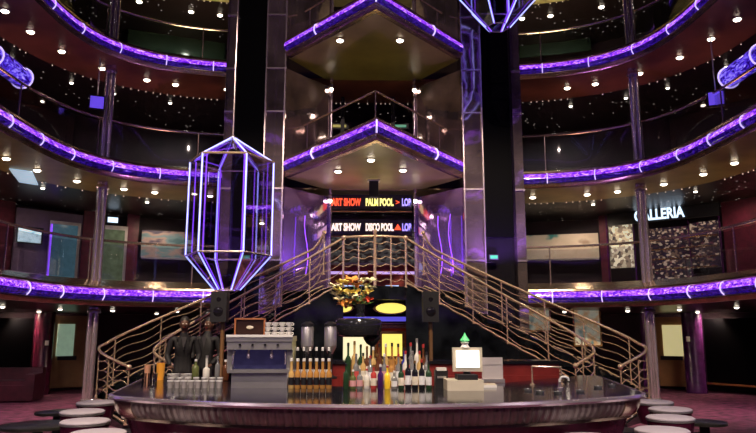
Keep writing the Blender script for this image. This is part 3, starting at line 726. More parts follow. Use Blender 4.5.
def stair(sx, sd):
    I = catmull([(sx * x, y) + (0,) for x, y in [(.68, 14.22), (1.8, 14.30), (3.2, 14.15), (4.15, 13.6), (4.2, 12.95), (3.65, 12.4)]])
    O = catmull([(sx * x, y) + (0,) for x, y in [(1.15, 15.25), (2.6, 15.30), (4.3, 15.05), (5.5, 14.30), (5.35, 13.3), (4.35, 12.05)]])
    I = resample([(p.x, p.y) for p in I], .05); O = resample([(p.x, p.y) for p in O], .05)
    def smp(P, f): return P[min(len(P) - 1, round(f * (len(P) - 1)))]
    zf = lambda f, k=.66: 2.6 - (2.6 - .36) * f / k if f < k else .36 - .36 * (f - k) / (1 - k)
    t = thing('staircase', 'curving black staircase from the landing down to the %s' % ('coffee machine side' if sx < 0 else 'cash register side'), 'staircase', (0, 0, 0), 0, 'staircases')
    K = 15
    tr = MB()
    for k in range(K):
        f0, f1 = k / K, (k + 1) / K; z1 = zf((k + .5) / K)
        tr.prism([smp(I, f0), smp(I, f1), smp(O, f1), smp(O, f0)], max(0, z1 - .28), z1 + .02)
    tr.build('flight', M['marble'], t, False)
    # stringers
    for P, nm, kk_ in ((I, 'inner_stringer', .76), (O, 'outer_stringer', .66)):
        m_ = MB(); n = 40; vs = []
        for i in range(n + 1):
            f = i / n; p = smp(P, f); z = zf(f, kk_); c = smp(O if P is I else I, f)
            d = Vector((p[0] - c[0], p[1] - c[1])).normalized() * .05
            lo = max(0, z - .42)
            if P is I: lo = 0
            vs += [(p[0], p[1], lo), (p[0], p[1], z + .06), (p[0] + d.x, p[1] + d.y, z + .06), (p[0] + d.x, p[1] + d.y, lo)]
        fs = []
        for i in range(n):
            for j in range(4): fs.append((i * 4 + j, i * 4 + (j + 1) % 4, (i + 1) * 4 + (j + 1) % 4, (i + 1) * 4 + j))
        fs += [(0, 1, 2, 3), tuple(n * 4 + j for j in (3, 2, 1, 0))]
        m_.add(vs, fs).build(nm, M['marble'], t, False)
        q = [(*smp(P, i / 40), zf(i / 40, kk_) + .09) for i in range(41)]
        MB().tube(q, .02, 6).build('stringer_cap', M['bronze'], t)
    rail_run(I, lambda f: zf(f, .76) + .06, 'rose bronze inner railing of the staircase on the %s' % sd, sd, h=.98, posts=8, bars=5)
    rail_run(O, lambda f: zf(f) + .08 + (.28 * max(0, 1 - f / .04) ** 2), 'rose bronze outer railing of the staircase on the %s' % sd, sd, h=.96, posts=9, bars=5)
stair(-1, 'coffee machine side'); stair(1, 'cash register side')
# landing railing
L_ = catmull([(-.66, 14.14, 0), (-.3, 13.99, 0), (0, 13.95, 0), (.3, 13.99, 0), (.66, 14.14, 0)], 6)
lr = rail_run([(p.x, p.y) for p in L_], lambda f: 2.6, 'short convex bronze railing at the front of the upper landing', '', posts=5, bars=6, h=1.05)
lr.name = 'landing_railing'; del lr['group']
MB().lathe([(.035, 0), (.035, 1.12), (.05, 1.14), (.05, 1.17), (.01, 1.2)], (0, 13.93, 2.6), 10).build('centre_post', M['bronze'], lr)

# ---------------------------------------------------------------- under the landing: lit niche
struct(MB().prism([(-2.9, 16.7), (2.9, 16.7), (2.9, 16.85), (-2.9, 16.85)], 0, 2.22).build('wall_niche', M['wall'], smooth=False))
def lit(px0, px1, py0, py1, Y, name, m, label, cat, frame='gold', fw=.04, fl=.05):
    a, b = atY(px0, py1, Y), atY(px1, py0, Y); cx_, cz_ = (a.x + b.x) / 2, (a.z + b.z) / 2; wx, hz = b.x - a.x, b.z - a.z
    t = thing(name, label, cat, (cx_, Y, cz_))
    MB().box((0, 0, 0), (wx, fl, hz)).build('lit_panel', M[m], t, False)
    for s_ in (-1, 1):
        MB().box((s_ * (wx / 2 + fw / 2), -.01, 0), (fw, fl + .03, hz + 2 * fw)).build('frame_side', M[frame], t, False)
        MB().box((0, -.01, s_ * (hz / 2 + fw / 2)), (wx, fl + .03, fw)).build('frame_rail', M[frame], t, False)
    return t
lit(330, 371, 337, 372, 16.5, 'lit_display', 'creaml', 'cream backlit display panel behind the liquor bottles', 'display')
lit(382, 402, 334, 356, 16.2, 'lit_picture', 'yell', 'bright yellow backlit picture in a gold frame behind the bottles', 'picture', fw=.07)
lit(377, 407, 327, 372, 16.4, 'picture_surround', 'redp', 'brown and gold stepped surround around the yellow picture', 'frame', fw=.05)
for k, q in enumerate((323.5, 327.5)):
    p = atY(392, q, 16.1); tag(MB().box((0, 0, 0), (.95, .05, .035)).build('gold_rail', M['gold'], loc=p), 'thin gold bar above the yellow picture, %s one' % ['upper', 'lower'][k], 'bar')
p = atY(431, 346, 15.2); tag(MB().box((0, 0, 0), (.10, .06, 1.1)).build('gold_strip', M['gold'], loc=p), 'upright gold strip under the stairs beside the speaker', 'strip')
for (c0, c1, y0_, y1_, nm) in ((328, 353, 303, 313, 'flowers side'), (374, 408, 302.5, 314, 'speaker side')):
    a, b, c = atY(c0, 308, 14.75), atY(c1, 308, 14.75), atY(c0, y0_, 14.75); d = atY(c0, y1_, 14.75); r_ = (b.x - a.x) / 2
    t = thing('cove_light', 'yellow glowing oval lamp under the landing, %s' % nm, 'light', ((a.x + b.x) / 2, 14.75, (c.z + d.z) / 2), 0, 'cove lights')
    hz_ = (c.z - d.z) / 2 / r_
    for nm_, pr_, m_ in (('glowing_disc', [(r_, -.05), (r_, .03), (r_ * .8, .05), (1e-6, .06)], 'yell'), ('rim', [(r_ * 1.0, -.06), (r_ * 1.05, -.06), (r_ * 1.05, .04), (r_ * 1.0, .04)], 'gold')):
        q = MB().lathe(pr_, n=28); q.v = [(x, -z, y * hz_) for x, y, z in q.v]; q.build(nm_, M[m_], t)
a, b = atY(308, 319, 15.2), atY(408, 319, 15.2)
tag(MB().box(((a.x + b.x) / 2, 15.2, a.z), (b.x - a.x, .08, .10)).build('blue_light_strip', M['bluel']), 'deep blue light strip under the landing behind the flowers', 'light strip')
# side murals glimpsed under the stairs on the register side
t = lit(575, 598, 306, 345, 17.4, 'painting', 'art3', 'bright abstract painting seen through the stair bars near the shop', 'painting', 'gold')
t = lit(520, 548, 300, 330, 17.6, 'painting', 'art3', 'dim abstract painting behind the stair middle on the register side', 'painting', 'gold')

# ---------------------------------------------------------------- crystal lanterns
def lantern(loc, label):
    t = thing('crystal_lantern', label, 'lantern', loc, 0, 'crystal lanterns')
    R = .80; zt, zr, zl, zb = .96, .47, -1.34, -1.98; r2 = .24
    def hx(r, z, ph=0): return [(r * math.cos(PI / 3 * k + ph), r * math.sin(PI / 3 * k + ph), z) for k in range(6)]
    up, lo, bo = hx(R, zr), hx(R, zl), hx(r2, zb)
    MB().tube(up, .022, 6, True).build('upper_rim', M['bronze'], t); MB().tube(lo, .020, 6, True).build('lower_rim', M['chrome'], t); MB().tube(bo, .012, 6, True).build('bottom_rim', M['chrome'], t)
    g = MB()
    for k in range(6):
        j = (k + 1) % 6; g.add([up[k], up[j], lo[j], lo[k]], [(0, 1, 2, 3)])
    for k in range(6):
        j = (k + 1) % 6; g.add([up[k], up[j], (0, 0, zt)], [(0, 1, 2)]); g.add([lo[k], lo[j], bo[j], bo[k]], [(0, 1, 2, 3)])
    g.build('glass_shell', M['dglass'], t, False)
    for k in range(6):
        def sc_(p, s): return (p[0] * s, p[1] * s, p[2])
        MB().tube([sc_(up[k], 1.0), sc_(lo[k], 1.0)], .017, 6).build('neon_tube', M['tube'], t)
        MB().tube([sc_(up[k], .86), sc_(lo[k], .86)], .012, 6).build('inner_tube', M['tubev'], t)
        MB().tube([up[k], (0.03 * math.cos(k), .03 * math.sin(k), zt)], .013, 6).build('roof_tube', M['tube'], t)
        a_ = Vector(up[k]) * .9 + Vector((0, 0, .06)); MB().tube([a_, (0.12 * math.cos(k * PI / 3), .12 * math.sin(k * PI / 3), zt - .12)], .010, 6).build('roof_tube', M['tubev'], t)
        MB().tube([lo[k], bo[k]], .014, 6).build('cone_tube', M['tube'], t)
        a_, b_ = Vector(lo[k]) * .88, Vector(bo[k]) * .8; a_.z = zl; b_.z = zb; MB().tube([a_, b_], .010, 6).build('cone_tube', M['tubev'], t)
    MB().lathe([(.012, zt), (.012, 15.19 - loc[2])], n=6).build('cable', M['chrome'], t)
    MB().ball((0, 0, zt), .05).build('finial', M['chrome'], t)
    return t
lantern((-2.78, 12.5, 4.40), 'hexagonal glass lantern outlined in blue white neon beside the black lift shaft')
lantern((2.45, 12.5, 9.68), 'upper crystal lantern with only its pointed neon underside in view')

# ---------------------------------------------------------------- bar
BC = (-.1, 9.45); BR = 4.0; TH = math.radians(36.3)
arcp = [(BC[0] + BR * math.sin(a), BC[1] - BR * math.cos(a)) for a in [-TH + 2 * TH * i / 60 for i in range(61)]]
def corner(sgn):
    p = arcp[-1] if sgn > 0 else arcp[0]; out = []; h = TH; x, y = p; st = .04
    for k in range(9):
        h += (math.radians(80) - TH) / 9; x += sgn * st * math.cos(h); y += st * math.sin(h); out.append((x, y))
    out.append((x + sgn * (8.95 - y) / math.tan(math.radians(80)), 8.95)); return out
rc, lc = corner(1), corner(-1)
BP = list(reversed(lc)) + arcp + rc
BP = resample(BP, .08); BN = []
for i in range(len(BP)):
    a, b = BP[max(0, i - 1)], BP[min(len(BP) - 1, i + 1)]; l = math.dist(a, b); BN.append(((b[1] - a[1]) / l, -(b[0] - a[0]) / l))
t = thing('bar_counter', 'large curved black topped bar counter with fluted metal front', 'bar counter')
inner = [(x * .93 - .007, 9.05) for x in (BP[-1][0],)] + [(BC[0] + 2.35 * math.sin(a), BC[1] + .15 - 2.35 * math.cos(a)) for a in [TH * 1.15 - 2.3 * TH * i / 20 for i in range(21)]] + [(BP[0][0] * .93, 9.05)]
MB().prism(BP + inner, 1.045, 1.08).build('countertop', M['black'], t, False)
MB().sweep(BP, BN, [(-.03, 1.04), (.008, 1.042), (.014, 1.06), (.006, 1.079), (-.02, 1.083)]).build('edge_trim', M['chrome'], t)
FB = resample(BP, .018); FBN = []
for i in range(len(FB)):
    a, b = FB[max(0, i - 2)], FB[min(len(FB) - 1, i + 2)]; l = math.dist(a, b); FBN.append(((b[1] - a[1]) / l, -(b[0] - a[0]) / l))
fl_ = MB(); vs = []; fs = []; prof = [(-.05, 1.044), (-.055, 1.0), (-.07, .96), (-.095, .92), (-.13, .885)]
keep = [i for i in range(len(FB)) if abs(FB[i][0] + .1) < 2.30 and FB[i][1] < 6.4]
for i in keep:
    dr = .007 if i % 4 < 2 else -.007
    for r, z in prof: vs.append((FB[i][0] + FBN[i][0] * (r + dr), FB[i][1] + FBN[i][1] * (r + dr), z))
for i in range(len(keep) - 1):
    for j in range(4): fs.append((i * 5 + j, i * 5 + j + 1, (i + 1) * 5 + j + 1, (i + 1) * 5 + j))
fl_.add(vs, fs).build('fluted_front', M['flute'], t, False)
for sgn in (-1, 1):
    ii = [i for i in range(len(BP)) if (BP[i][0] + .1) * sgn > 2.22 and BP[i][1] < 8.9]
    MB().sweep([BP[i] for i in ii], [BN[i] for i in ii], [(-.04, 1.04), (-.045, .99), (-.06, .95), (-.085, .91), (-.125, .875), (-.20, .88), (-.12, 1.04)]).build('end_fairing', M['champ'], t)
MB().sweep(BP, BN, [(-.34, 0), (-.30, 0), (-.27, .12), (-.26, .60), (-.16, .875), (-.24, .88)]).build('base_panel', M['maroon'], t)
MB().sweep(BP, BN, [(-.16, .862), (-.118, .866), (-.118, .89), (-.16, .89)]).build('base_trim', M['champ'], t)
MB().tube([(BP[i][0] - BN[i][0] * .12, BP[i][1] - BN[i][1] * .12, .22) for i in range(0, len(BP), 2)], .025, 8).build('foot_rail', M['bronze'], t)
# red back cabinet
t = thing('back_cabinet', 'long oxblood red cabinet behind the bottles and register', 'cabinet', (.55, 9.4, 0))
MB().box((-.1, 0, .62), (3.9, .5, 1.22)).build('cabinet_body', M['redp'], t, False)
MB().box((-.1, 0, 1.245), (3.96, .56, .04)).build('cabinet_top', M['black'], t, False)
for k in range(4): MB().box((-1.55 + k * .97, -.265, .6), (.90, .02, .95)).build('cabinet_door', M['redp'], t, False)

# items on the bar -------------------------------------------------------------------------
ZB = 1.08
def onbar(px, py): 
    p = atZ(px, py, ZB); return (p.x, p.y, ZB)
# espresso / glass-washer stack
p = Vector(onbar(259, 388))
t = thing('coffee_machine', 'wide stainless steel coffee machine on the bar counter', 'coffee machine', p)
W = .67
MB().box((0, .18, .075), (W * .86, .36, .15)).build('lower_body', M['steel'], t)
MB().box((0, .18, .17), (W * .98, .42, .035)).build('tray', M['steel'], t)
MB().box((0, .22, .29), (W * .84, .30, .20)).build('dark_bay', mat('machine_glass', (.05, .05, .12), .08, .3, (.04, .03, .10), .3, var=.4), t)
for s_ in (-1, 1):
    MB().box((s_ * W * .46, .18, .28), (.06, .38, .22)).build('side_cheek', M['steel'], t)
    MB().lathe([(.018, -.03), (.018, .02), (.010, .03), (.010, .09)], (s_ * .12, -.0, .33), 10).build('group_head', M['chrome'], t)
    MB().tube([(s_ * .26, .0, .37), (s_ * .27, -.04, .33), (s_ * .27, -.05, .24)], .007, 6).build('steam_wand', M['chrome'], t)
MB().box((0, .16, .43), (W, .44, .08)).build('upper_body', M['steel'], t)
MB().box((0, .16, .50), (W * 1.02, .46, .055)).build('hood', M['steel'], t)
MB().box((0, -.075, .53), (W * 1.02, .01, .025)).build('hood_edge', M['white'], t, False)
for k in range(4): MB().lathe([(.012, 0), (.012, .02)], (-.2 + .13 * k, -.07, .43), 8).build('knob', M['blackm'], t)
# framed sign on top
t = thing('framed_sign', 'small dark framed sign with a pale leaf mark on the coffee machine', 'sign', (p.x - .13, p.y + .12, p.z + .528))
MB().box((0, 0, .09), (.31, .03, .18)).build('picture_face', mat('dark_face', (.03, .012, .008), .3), t, False)
for s_ in (-1, 1):
    MB().box((s_ * .155, -.01, .09), (.016, .05, .196)).build('frame_side', M['copper'], t, False); MB().box((0, -.01, .09 + s_ * .09), (.31, .05, .016)).build('frame_rail', M['copper'], t, False)
MB().ball((0, -.022, .09), .03, sx=1.3, sy=.15, sz=.6).build('leaf_mark', M['cream'], t)
# cups on the machine
def make_cup():
    t = thing('coffee_cup', 'x', 'cup'); MB().lathe([(.018, 0), (.030, .03), (.032, .045), (.028, .045), (.018, .01), (1e-6, .008)], n=14).build('bowl', M['white'], t)
    MB().tube([(.03, 0, .038), (.045, 0, .034), (.045, 0, .018), (.027, 0, .014)], .004, 6).build('handle', M['white'], t); return t
cup = make_cup(); kk = 0
for r_ in range(3):
    for c in range(4):
        o = cup if kk == 0 else copy_tree(cup); kk += 1
        o.location = (p.x + .07 + .075 * c, p.y + .02 + .01 * r_, p.z + .528 + .049 * r_)
        tag(o, 'white cup in the stack on the coffee machine, %s row, %s from the framed sign' % (['bottom', 'middle', 'top'][r_], ORD[c]), 'cup', 'cups on the coffee machine')
# two urns on stands
for k, px in enumerate((305, 329)):
    q = onbar(px, 380); q = (q[0], q[1] + .25, ZB)
    t = thing('drinks_dispenser', 'tall steel dispenser urn behind the syrup bottles, %s' % ['nearer the coffee machine', 'nearer the liquor'][k], 'dispenser', q, 0, 'dispenser urns')
    MB().lathe([(.09, 0), (.09, .02), (.03, .04), (.03, .30)], n=16).build('stand', M['blackm'], t)
    MB().lathe([(.03, .30), (.075, .38), (.078, .40)], n=18).build('funnel', M['steel'], t)
    MB().lathe([(.078, .40), (.078, .62), (.07, .64)], n=20).build('cylinder', M['steel'], t)
    MB().lathe([(.082, .64), (.082, .67), (.03, .70)], n=20).build('lid', M['blackm'], t)
    MB().box((0, -.07, .30), (.03, .06, .05)).build('tap', M['blackm'], t)

def bottle(name, label, group, loc, h, r, bm_, cap, lab=None, neck=.3, cat='bottle', nr=.36):
    t = thing(name, label, cat, loc, random.uniform(0, 6), group)
    zs = h * (1 - neck)
    MB().lathe([(r * .9, 0), (r, .01), (r, zs * .90), (r * .86, zs * .97), (r * nr * 1.15, zs * 1.07), (r * nr, zs * 1.12), (r * nr, h * .93)], n=14).build('body', bm_, t)
    MB().lathe([(r * nr * 1.15, h * .91), (r * nr * 1.15, h), (r * nr * .7, h * 1.01)], n=10).build('cap', cap, t)
    if lab is not None: MB().lathe([(r * 1.02, zs * .22), (r * 1.02, zs * .68)], n=14).build('paper_label', lab, t)
    return t
def bm(name, c, em=0, rough=.08, tr=.0):
    m = mat('bottle_' + name, c, rough, 0, c if em else None, em, var=.15, coat=.3); m.node_tree.nodes['Principled BSDF'].inputs['Transmission Weight'].default_value = tr; return m
BM = {'amber': bm('amber', (.50, .24, .06), .04, tr=.2), 'clear': bm('clear', (.34, .34, .33), 0, tr=.5), 'dark green': bm('dark_green', (.02, .05, .02)), 'blue': bm('blue', (.03, .04, .30), .08),
      'brown': bm('brown', (.14, .05, .02), tr=.2), 'violet': bm('violet', (.05, .012, .09)), 'yellow': bm('yellow', (.85, .55, .03), .12), 'red': bm('red', (.45, .05, .04)), 'white': bm('white', (.70, .66, .58)),
      'black': bm('black', (.01, .01, .012)), 'olive': bm('olive', (.14, .16, .05), tr=.2), 'honey': bm('honey', (.70, .45, .16), .03, tr=.3)}
CAPS = {'white': M['white'], 'black': M['blackm'], 'red': mat('cap_red', (.4, .03, .03), .4), 'gold': M['gold'], 'silver': M['steel']}
LABS = {'cream': mat('label_cream', (.72, .64, .50), .6, var=.2, vs=20), 'white': mat('label_white', (.75, .73, .72), .6, var=.15, vs=20), 'red': mat('label_red', (.5, .06, .05), .6), 'pink': mat('label_pink', (.62, .30, .30), .6), 'none': None}
# syrup bottles, 2 rows
for k in range(7):
    q = onbar(291 + k * 6.3, 388.5)
    bottle('syrup_bottle', 'amber syrup bottle with black and white pump top, %s from the coffee machine' % ORD[k], 'syrup bottles', q, .30, .030, BM['amber'] if k != 0 else BM['honey'], CAPS['white'], M['blackm'], .45, nr=.5)
for k in range(6):
    q = onbar(297 + k * 6.3, 384.5)
    bottle('pourer_bottle', 'dark bottle with pale neck band behind the syrups, %s from the coffee machine' % ORD[k], 'dark bottles behind the syrups', q, .40, .032, BM['black'], CAPS['white'], LABS['white'], .4, nr=.4)
# front row liquor
FR = [('dark green', 'black', 'none', .25), ('olive', 'white', 'pink', .19), ('clear', 'silver', 'pink', .20), ('white', 'red', 'cream', .20), ('red', 'gold', 'cream', .24), ('violet', 'white', 'none', .24), ('yellow', 'red', 'none', .23),
      ('clear', 'white', 'white', .18), ('dark green', 'black', 'cream', .25), ('black', 'black', 'white', .30), ('black', 'gold', 'cream', .28), ('black', 'red', 'white', .29), ('dark green', 'black', 'white', .27)]
for k, (b, c, l, h) in enumerate(FR):
    q = onbar(346 + k * 6.9, 389)
    bottle('liquor_bottle', '%s bottle with %s cap in the front liquor row, %s from the syrups' % (b, c, ORD[k]), 'front row of liquor bottles', q, h, .031, BM[b], CAPS[c], LABS[l], .34)
SR = [('clear', 'silver', 'red', .33), ('honey', 'black', 'cream', .34), ('clear', 'red', 'white', .31), ('brown', 'gold', 'cream', .33), ('clear', 'white', 'pink', .33), ('amber', 'gold', 'cream', .30), ('clear', 'red', 'white', .33), ('white', 'red', 'red', .36), ('clear', 'silver', 'white', .36), ('honey', 'red', 'cream', .36), ('clear', 'black', 'white', .35)]
for k, (b, c, l, h) in enumerate(SR):
    q = onbar(356 + k * 7.1, 384.5)
    bottle('liquor_bottle', '%s bottle with %s cap in the second liquor row, %s from the syrups' % (b, c, ORD[k]), 'second row of liquor bottles', q, h, .033, BM[b], CAPS[c], LABS[l], .36)
BRW = [('dark green', 'black', 'none', .50), ('honey', 'gold', 'none', .52), ('dark green', 'black', 'cream', .48), ('brown', 'gold', 'cream', .46), ('honey', 'white', 'none', .45), ('brown', 'black', 'cream', .49), ('honey', 'white', 'cream', .49), ('amber', 'black', 'none', .50), ('amber', 'black', 'cream', .49), ('blue', 'black', 'none', .44), ('clear', 'red', 'red', .50), ('white', 'silver', 'cream', .55), ('brown', 'red', 'white', .48)]
for k, (b, c, l, h) in enumerate(BRW):
    q = onbar(348 + k * 6.3, 380.5)
    bottle('liquor_bottle', 'tall %s bottle with %s cap in the rear liquor row, %s from the syrups' % (b, c, ORD[k]), 'rear row of liquor bottles', q, h - .06, .036, BM[b], CAPS[c], LABS[l], .38)
# cash register group
q = Vector(onbar(466, 391))
t = thing('cash_register', 'till with lit white touch screen on a cream cash drawer', 'cash register', q)
MB().box((0, .2, .05), (.36, .36, .10)).build('cash_drawer', M['cream'], t)
MB().box((.03, .16, .125), (.20, .22, .05)).build('keyboard', M['blackm'], t)
MB().lathe([(.05, .10), (.03, .2), (.03, .25)], (.05, .24, 0), 12).build('neck', M['blackm'], t)
MB().box((.05, .2, .295), (.30, .05, .24)).build('screen_bezel', M['cream'], t)
MB().box((.05, .17, .30), (.235, .015, .17)).build('screen', M['screen'], t, False)
q2 = Vector(onbar(452, 389))
t = thing('card_printer', 'small black receipt printer beside the till', 'printer', (q2.x - .02, q2.y + .18, ZB + .105))
t.location.z = ZB; t.location.x = q2.x - .09
MB().box((0, 0, .09), (.13, .14, .18)).build('printer_body', M['blackm'], t); MB().box((0, -.03, .19), (.10, .10, .03)).build('printer_lid', M['white'], t); MB().box((0, -.074, .11), (.09, .012, .02)).build('paper_slot', M['steel'], t, False)
t = thing('green_figurine', 'small green and white ornament standing on the till screen', 'ornament', (q.x + .03, q.y + .2, ZB + .415))
MB().lathe([(.05, 0), (.03, .03), (.045, .05), (.01, .07)], n=12).build('ornament_base', M['white'], t); MB().lathe([(.012, .05), (.05, .07), (.015, .12), (.002, .15)], n=6).build('ornament_top', mat('green_glow', (.1, .6, .2), .4, 0, (.08, .5, .18), .5), t)
q = Vector(onbar(497, 384))
t = thing('menu_stand', 'upright grey paper menu stand on the bar beside the till', 'menu', (q.x + .0, q.y + .25, ZB))
MB().box((0, 0, .16), (.24, .02, .24)).build('paper_sheet', M['paper'], t, False); MB().box((0, 0, .02), (.26, .12, .04)).build('stand_base', M['steel'], t)
MB().box((0, -.012, .20), (.22, .004, .004)).build('fold_line', M['steel'], t, False)
q = Vector(onbar(488, 388)); t = thing('folded_towel', 'folded pale cloth lying on the bar beside the till', 'cloth', q)
MB().box((0, .1, .012), (.20, .12, .024)).build('lower_fold', M['white'], t); MB().box((.01, .1, .03), (.17, .10, .014)).build('upper_fold', M['cream'], t)
# faucet + rail
q = Vector(onbar(560, 390))
t = thing('bar_faucet', 'small curved steel faucet at the register end of the bar', 'faucet', q)
MB().lathe([(.03, 0), (.03, .02), (.014, .03), (.014, .08)], n=12).build('faucet_base', M['chrome'], t)
MB().tube([(0, 0, .07), (0, 0, .10), (.02, 0, .125), (.06, 0, .13), (.09, 0, .11), (.09, 0, .09)], .011, 8).build('spout', M['white'], t)
q = Vector(onbar(545, 389))
t = thing('service_rail', 'thin bronze bar service rail near the faucet', 'rail', (q.x, q.y + .5, ZB))
MB().tube([(0, 0, 0), (0, 0, .20), (.32, 0, .19), (.32, 0, 0)], .012, 8).build('rail_tube', M['bronze'], t)
for s_ in (0, .32): MB().lathe([(.03, 0), (.03, .01), (.014, .02)], (s_, 0, 0), 12).build('rail_foot', M['bronze'], t)
for k, (px, py) in enumerate(((528, 391), (540, 393), (558, 393.5), (580, 392), (598, 388), (612, 386))):
    t = thing('ashtray', 'small glass ashtray on the bar rim, %s from the till' % ORD[k], 'ashtray', onbar(px, py), 0, 'ashtrays on the bar')
    MB().lathe([(.035, 0), (.045, .02), (.04, .02), (.03, .008), (1e-6, .006)], n=16).build('dish', BM['clear'], t)
    MB().ball((0, 0, .018), .010).build('ash_knob', M['steel'], t)
# cups, jugs, saucers at the other end
def tumbler(name, label, group, loc, r, h, m_, liquid=None, cat='glass'):
    t = thing(name, label, cat, loc, 0, group)
    MB().lathe([(r * .8, 0), (r, h), (r * .9, h), (r * .72, .006), (1e-6, .005)], n=16).build('vessel', m_, t)
    if liquid: MB().lathe([(r * .70, .007), (r * .86, h * .85), (1e-6, h * .85)], n=16).build('drink', liquid, t)
    return t
tumbler('juice_jug', 'tall orange juice jug on the bar near the railing end', None, onbar(160, 380), .050, .20, M['orange'], M['orange'], 'jug')
tumbler('peach_cup', 'peach coloured cup beside the orange jug', None, onbar(147, 377.5), .040, .16, M['peach'], M['peach'], 'cup')
CG = glass_mat('tumbler_glass', (.85, .85, .85), .9, .05)
for k, px in enumerate((144, 150, 155)):
    tumbler('tumbler', 'small clear tumbler in front of the juice jug, %s from the railing end' % ORD[k], 'tumblers by the juice', onbar(px, 381), .028, .09, CG)
sau = 0
for s_ in range(2):
    for r_ in range(5):
        q = onbar(172 + s_ * 13, 380); t = thing('saucer', 'white saucer in the %s pile by the juice jug, %s from its bottom' % (['nearer', 'farther'][s_], ORD[r_]), 'saucer', (q[0], q[1] + .05, ZB + .014 * r_), 0, 'piled saucers')
        MB().lathe([(.035, 0), (.075, .012), (.07, .014), (.03, .004), (1e-6, .004)], n=18).build('plate', M['white'], t)
cgroup = 'clear glasses set out near the sauce bottles'
GLM = mat('frosted_glass', (.62, .56, .52), .12, 0, var=.1); GLM.node_tree.nodes['Principled BSDF'].inputs['Transmission Weight'].default_value = .45
first = None; rows = [(384.5, 7, 172), (388, 8, 170)]
for ri, (py, n_, x0) in enumerate(rows):
    for k in range(n_):
        q = onbar(x0 + k * (8.0 - ri), py)
        if first is None:
            first = tumbler('rocks_glass', 'x', cgroup, q, .032, .075, GLM); o = first
            MB().lathe([(.0335, .066), (.0335, .077), (.031, .077)], n=16).build('rim', M['white'], o)
        else: o = copy_tree(first)
        o.location = q; o['label'] = 'clear short glass in the %s row by the sauce bottles, %s from the juice jug' % (['rear', 'front'][ri], ORD[k])
for k, (px, py, m_, cap, h, lb) in enumerate(((195, 381, 'olive', 'white', .25, 'greenish bottle with white cap next to the white squeeze bottle'), (206, 380.5, 'white', 'silver', .29, 'white cone shaped squeeze bottle with pump among the glasses'),
                                              (217, 381, 'clear', 'silver', .28, 'slim clear bottle with pourer beside the white squeeze bottle'), (225, 380.5, 'brown', 'white', .24, 'round shouldered brown jar beside the coffee machine'))):
    q = onbar(px, py); t = bottle('sauce_bottle', lb, None, q, h, .042 if k != 2 else .03, BM[m_], CAPS[cap], None, .5 if k == 1 else .3, nr=.35)
# bar mats / napkin holder near register end
# flowers in big black vase on the cabinet
vx = atY(358, 340, 9.3).x
t = thing('flower_vase', 'wide black tray shaped vase on a rounded stem behind the liquor bottles', 'vase', (vx, 9.35, 1.265))
def zz(py): return atY(358, py, 9.35).z - 1.265
MB().lathe([(.24, zz(337)), (.30, zz(335)), (.325, zz(331)), (.33, zz(323)), (.315, zz(320)), (.26, zz(318.5)), (1e-6, zz(318.5))], n=32).build('tray', M['pot'], t)
MB().lathe([(.13, 0), (.13, .02), (.025, .04), (.022, zz(346)), (.07, zz(344)), (.115, zz(339)), (.125, zz(334)), (.11, zz(330))], (.19, 0, 0), 24).build('bowl', M['pot'], t)
MB().lathe([(.06, zz(317)), (.05, zz(312)), (.08, zz(304)), (.07, zz(304)), (1e-6, zz(308))], (.03, 0, 0), 20).build('inner_vase', M['pot'], t)
fx = vx + .0; fz = atY(355, 306, 9.35).z
t = thing('flower_arrangement', 'bouquet of orange lilies and pale green blooms in the black vase', 'flowers', (fx, 9.35, fz))
PET = {'orange': mat('petal_orange', (.95, .36, .08), .5, var=.3, vs=20), 'yellow': mat('petal_yellow', (.95, .68, .16), .5, var=.2, vs=20), 'pale': mat('petal_pale', (.80, .76, .46), .5, var=.2, vs=20), 'red': mat('petal_red', (.60, .08, .04), .5, var=.3, vs=20)}
fl_pts = [(334, 287, 'pale', .055), (340, 292, 'yellow', .06), (346, 283, 'yellow', .065), (352, 281, 'orange', .07), (357, 286, 'orange', .065), (349, 294, 'yellow', .06), (371, 281, 'pale', .05), (366, 287, 'pale', .05), (358, 302, 'yellow', .06), (360, 305, 'orange', .06),
          (368, 301, 'red', .05), (346, 307, 'red', .05), (339, 300, 'pale', .05), (343, 305, 'orange', .05), (353, 297, 'pale', .055), (363, 295, 'orange', .045), (341, 284, 'yellow', .05), (363, 281, 'pale', .05), (336, 295, 'pale', .05), (368, 293, 'yellow', .05), (350, 302, 'orange', .055), (356, 293, 'yellow', .05), (372, 288, 'pale', .04)]
for (px, py, c, r_) in fl_pts:
    r_ *= 2.0; q = atY(px, py, 9.35 + random.uniform(-.12, .08)); L = Vector((q.x - fx, q.y - 9.35, q.z - fz))
    st = thing('stem', None, None); st.parent = t
    s_obj = MB().tube([(0.03, 0, -.02), (L * .5) + Vector((0, 0, .04)), L], .006, 5)
    m_ = MB()
    for j in range(6):
        a = j * PI / 3 + px; d = Vector((math.cos(a), math.sin(a) * .6, .35 + .3 * math.sin(j)))
        e = L + d.normalized() * r_; sdv = Vector((-math.sin(a), math.cos(a), 0)) * r_ * .38; mid_ = L + d.normalized() * r_ * .55
        m_.add([L, mid_ + sdv, e, mid_ - sdv, mid_ + Vector((0, 0, .012))], [(0, 1, 4), (1, 2, 4), (2, 3, 4), (3, 0, 4)])
    m_.ball(L, r_ * .22, n=8)
    bpy.data.objects.remove(st)
    so = s_obj.build('stem', M['leaf'], t); m_.build('bloom', PET[c], so)
for j in range(16):
    a = random.uniform(-1.2, 1.2); l = random.uniform(.12, .24); d = Vector((math.sin(a) * l * 1.1, random.uniform(-.1, .1), math.cos(a) * l * .7)); sd_ = Vector((.018, 0, -.01))
    MB().add([(0.02, 0, 0), d * .5 + sd_, d, d * .5 - sd_, d * .5 + Vector((0, .012, 0))], [(0, 1, 4), (1, 2, 4), (2, 3, 4), (3, 0, 4)]).build('leaf', M['leaf'], t)

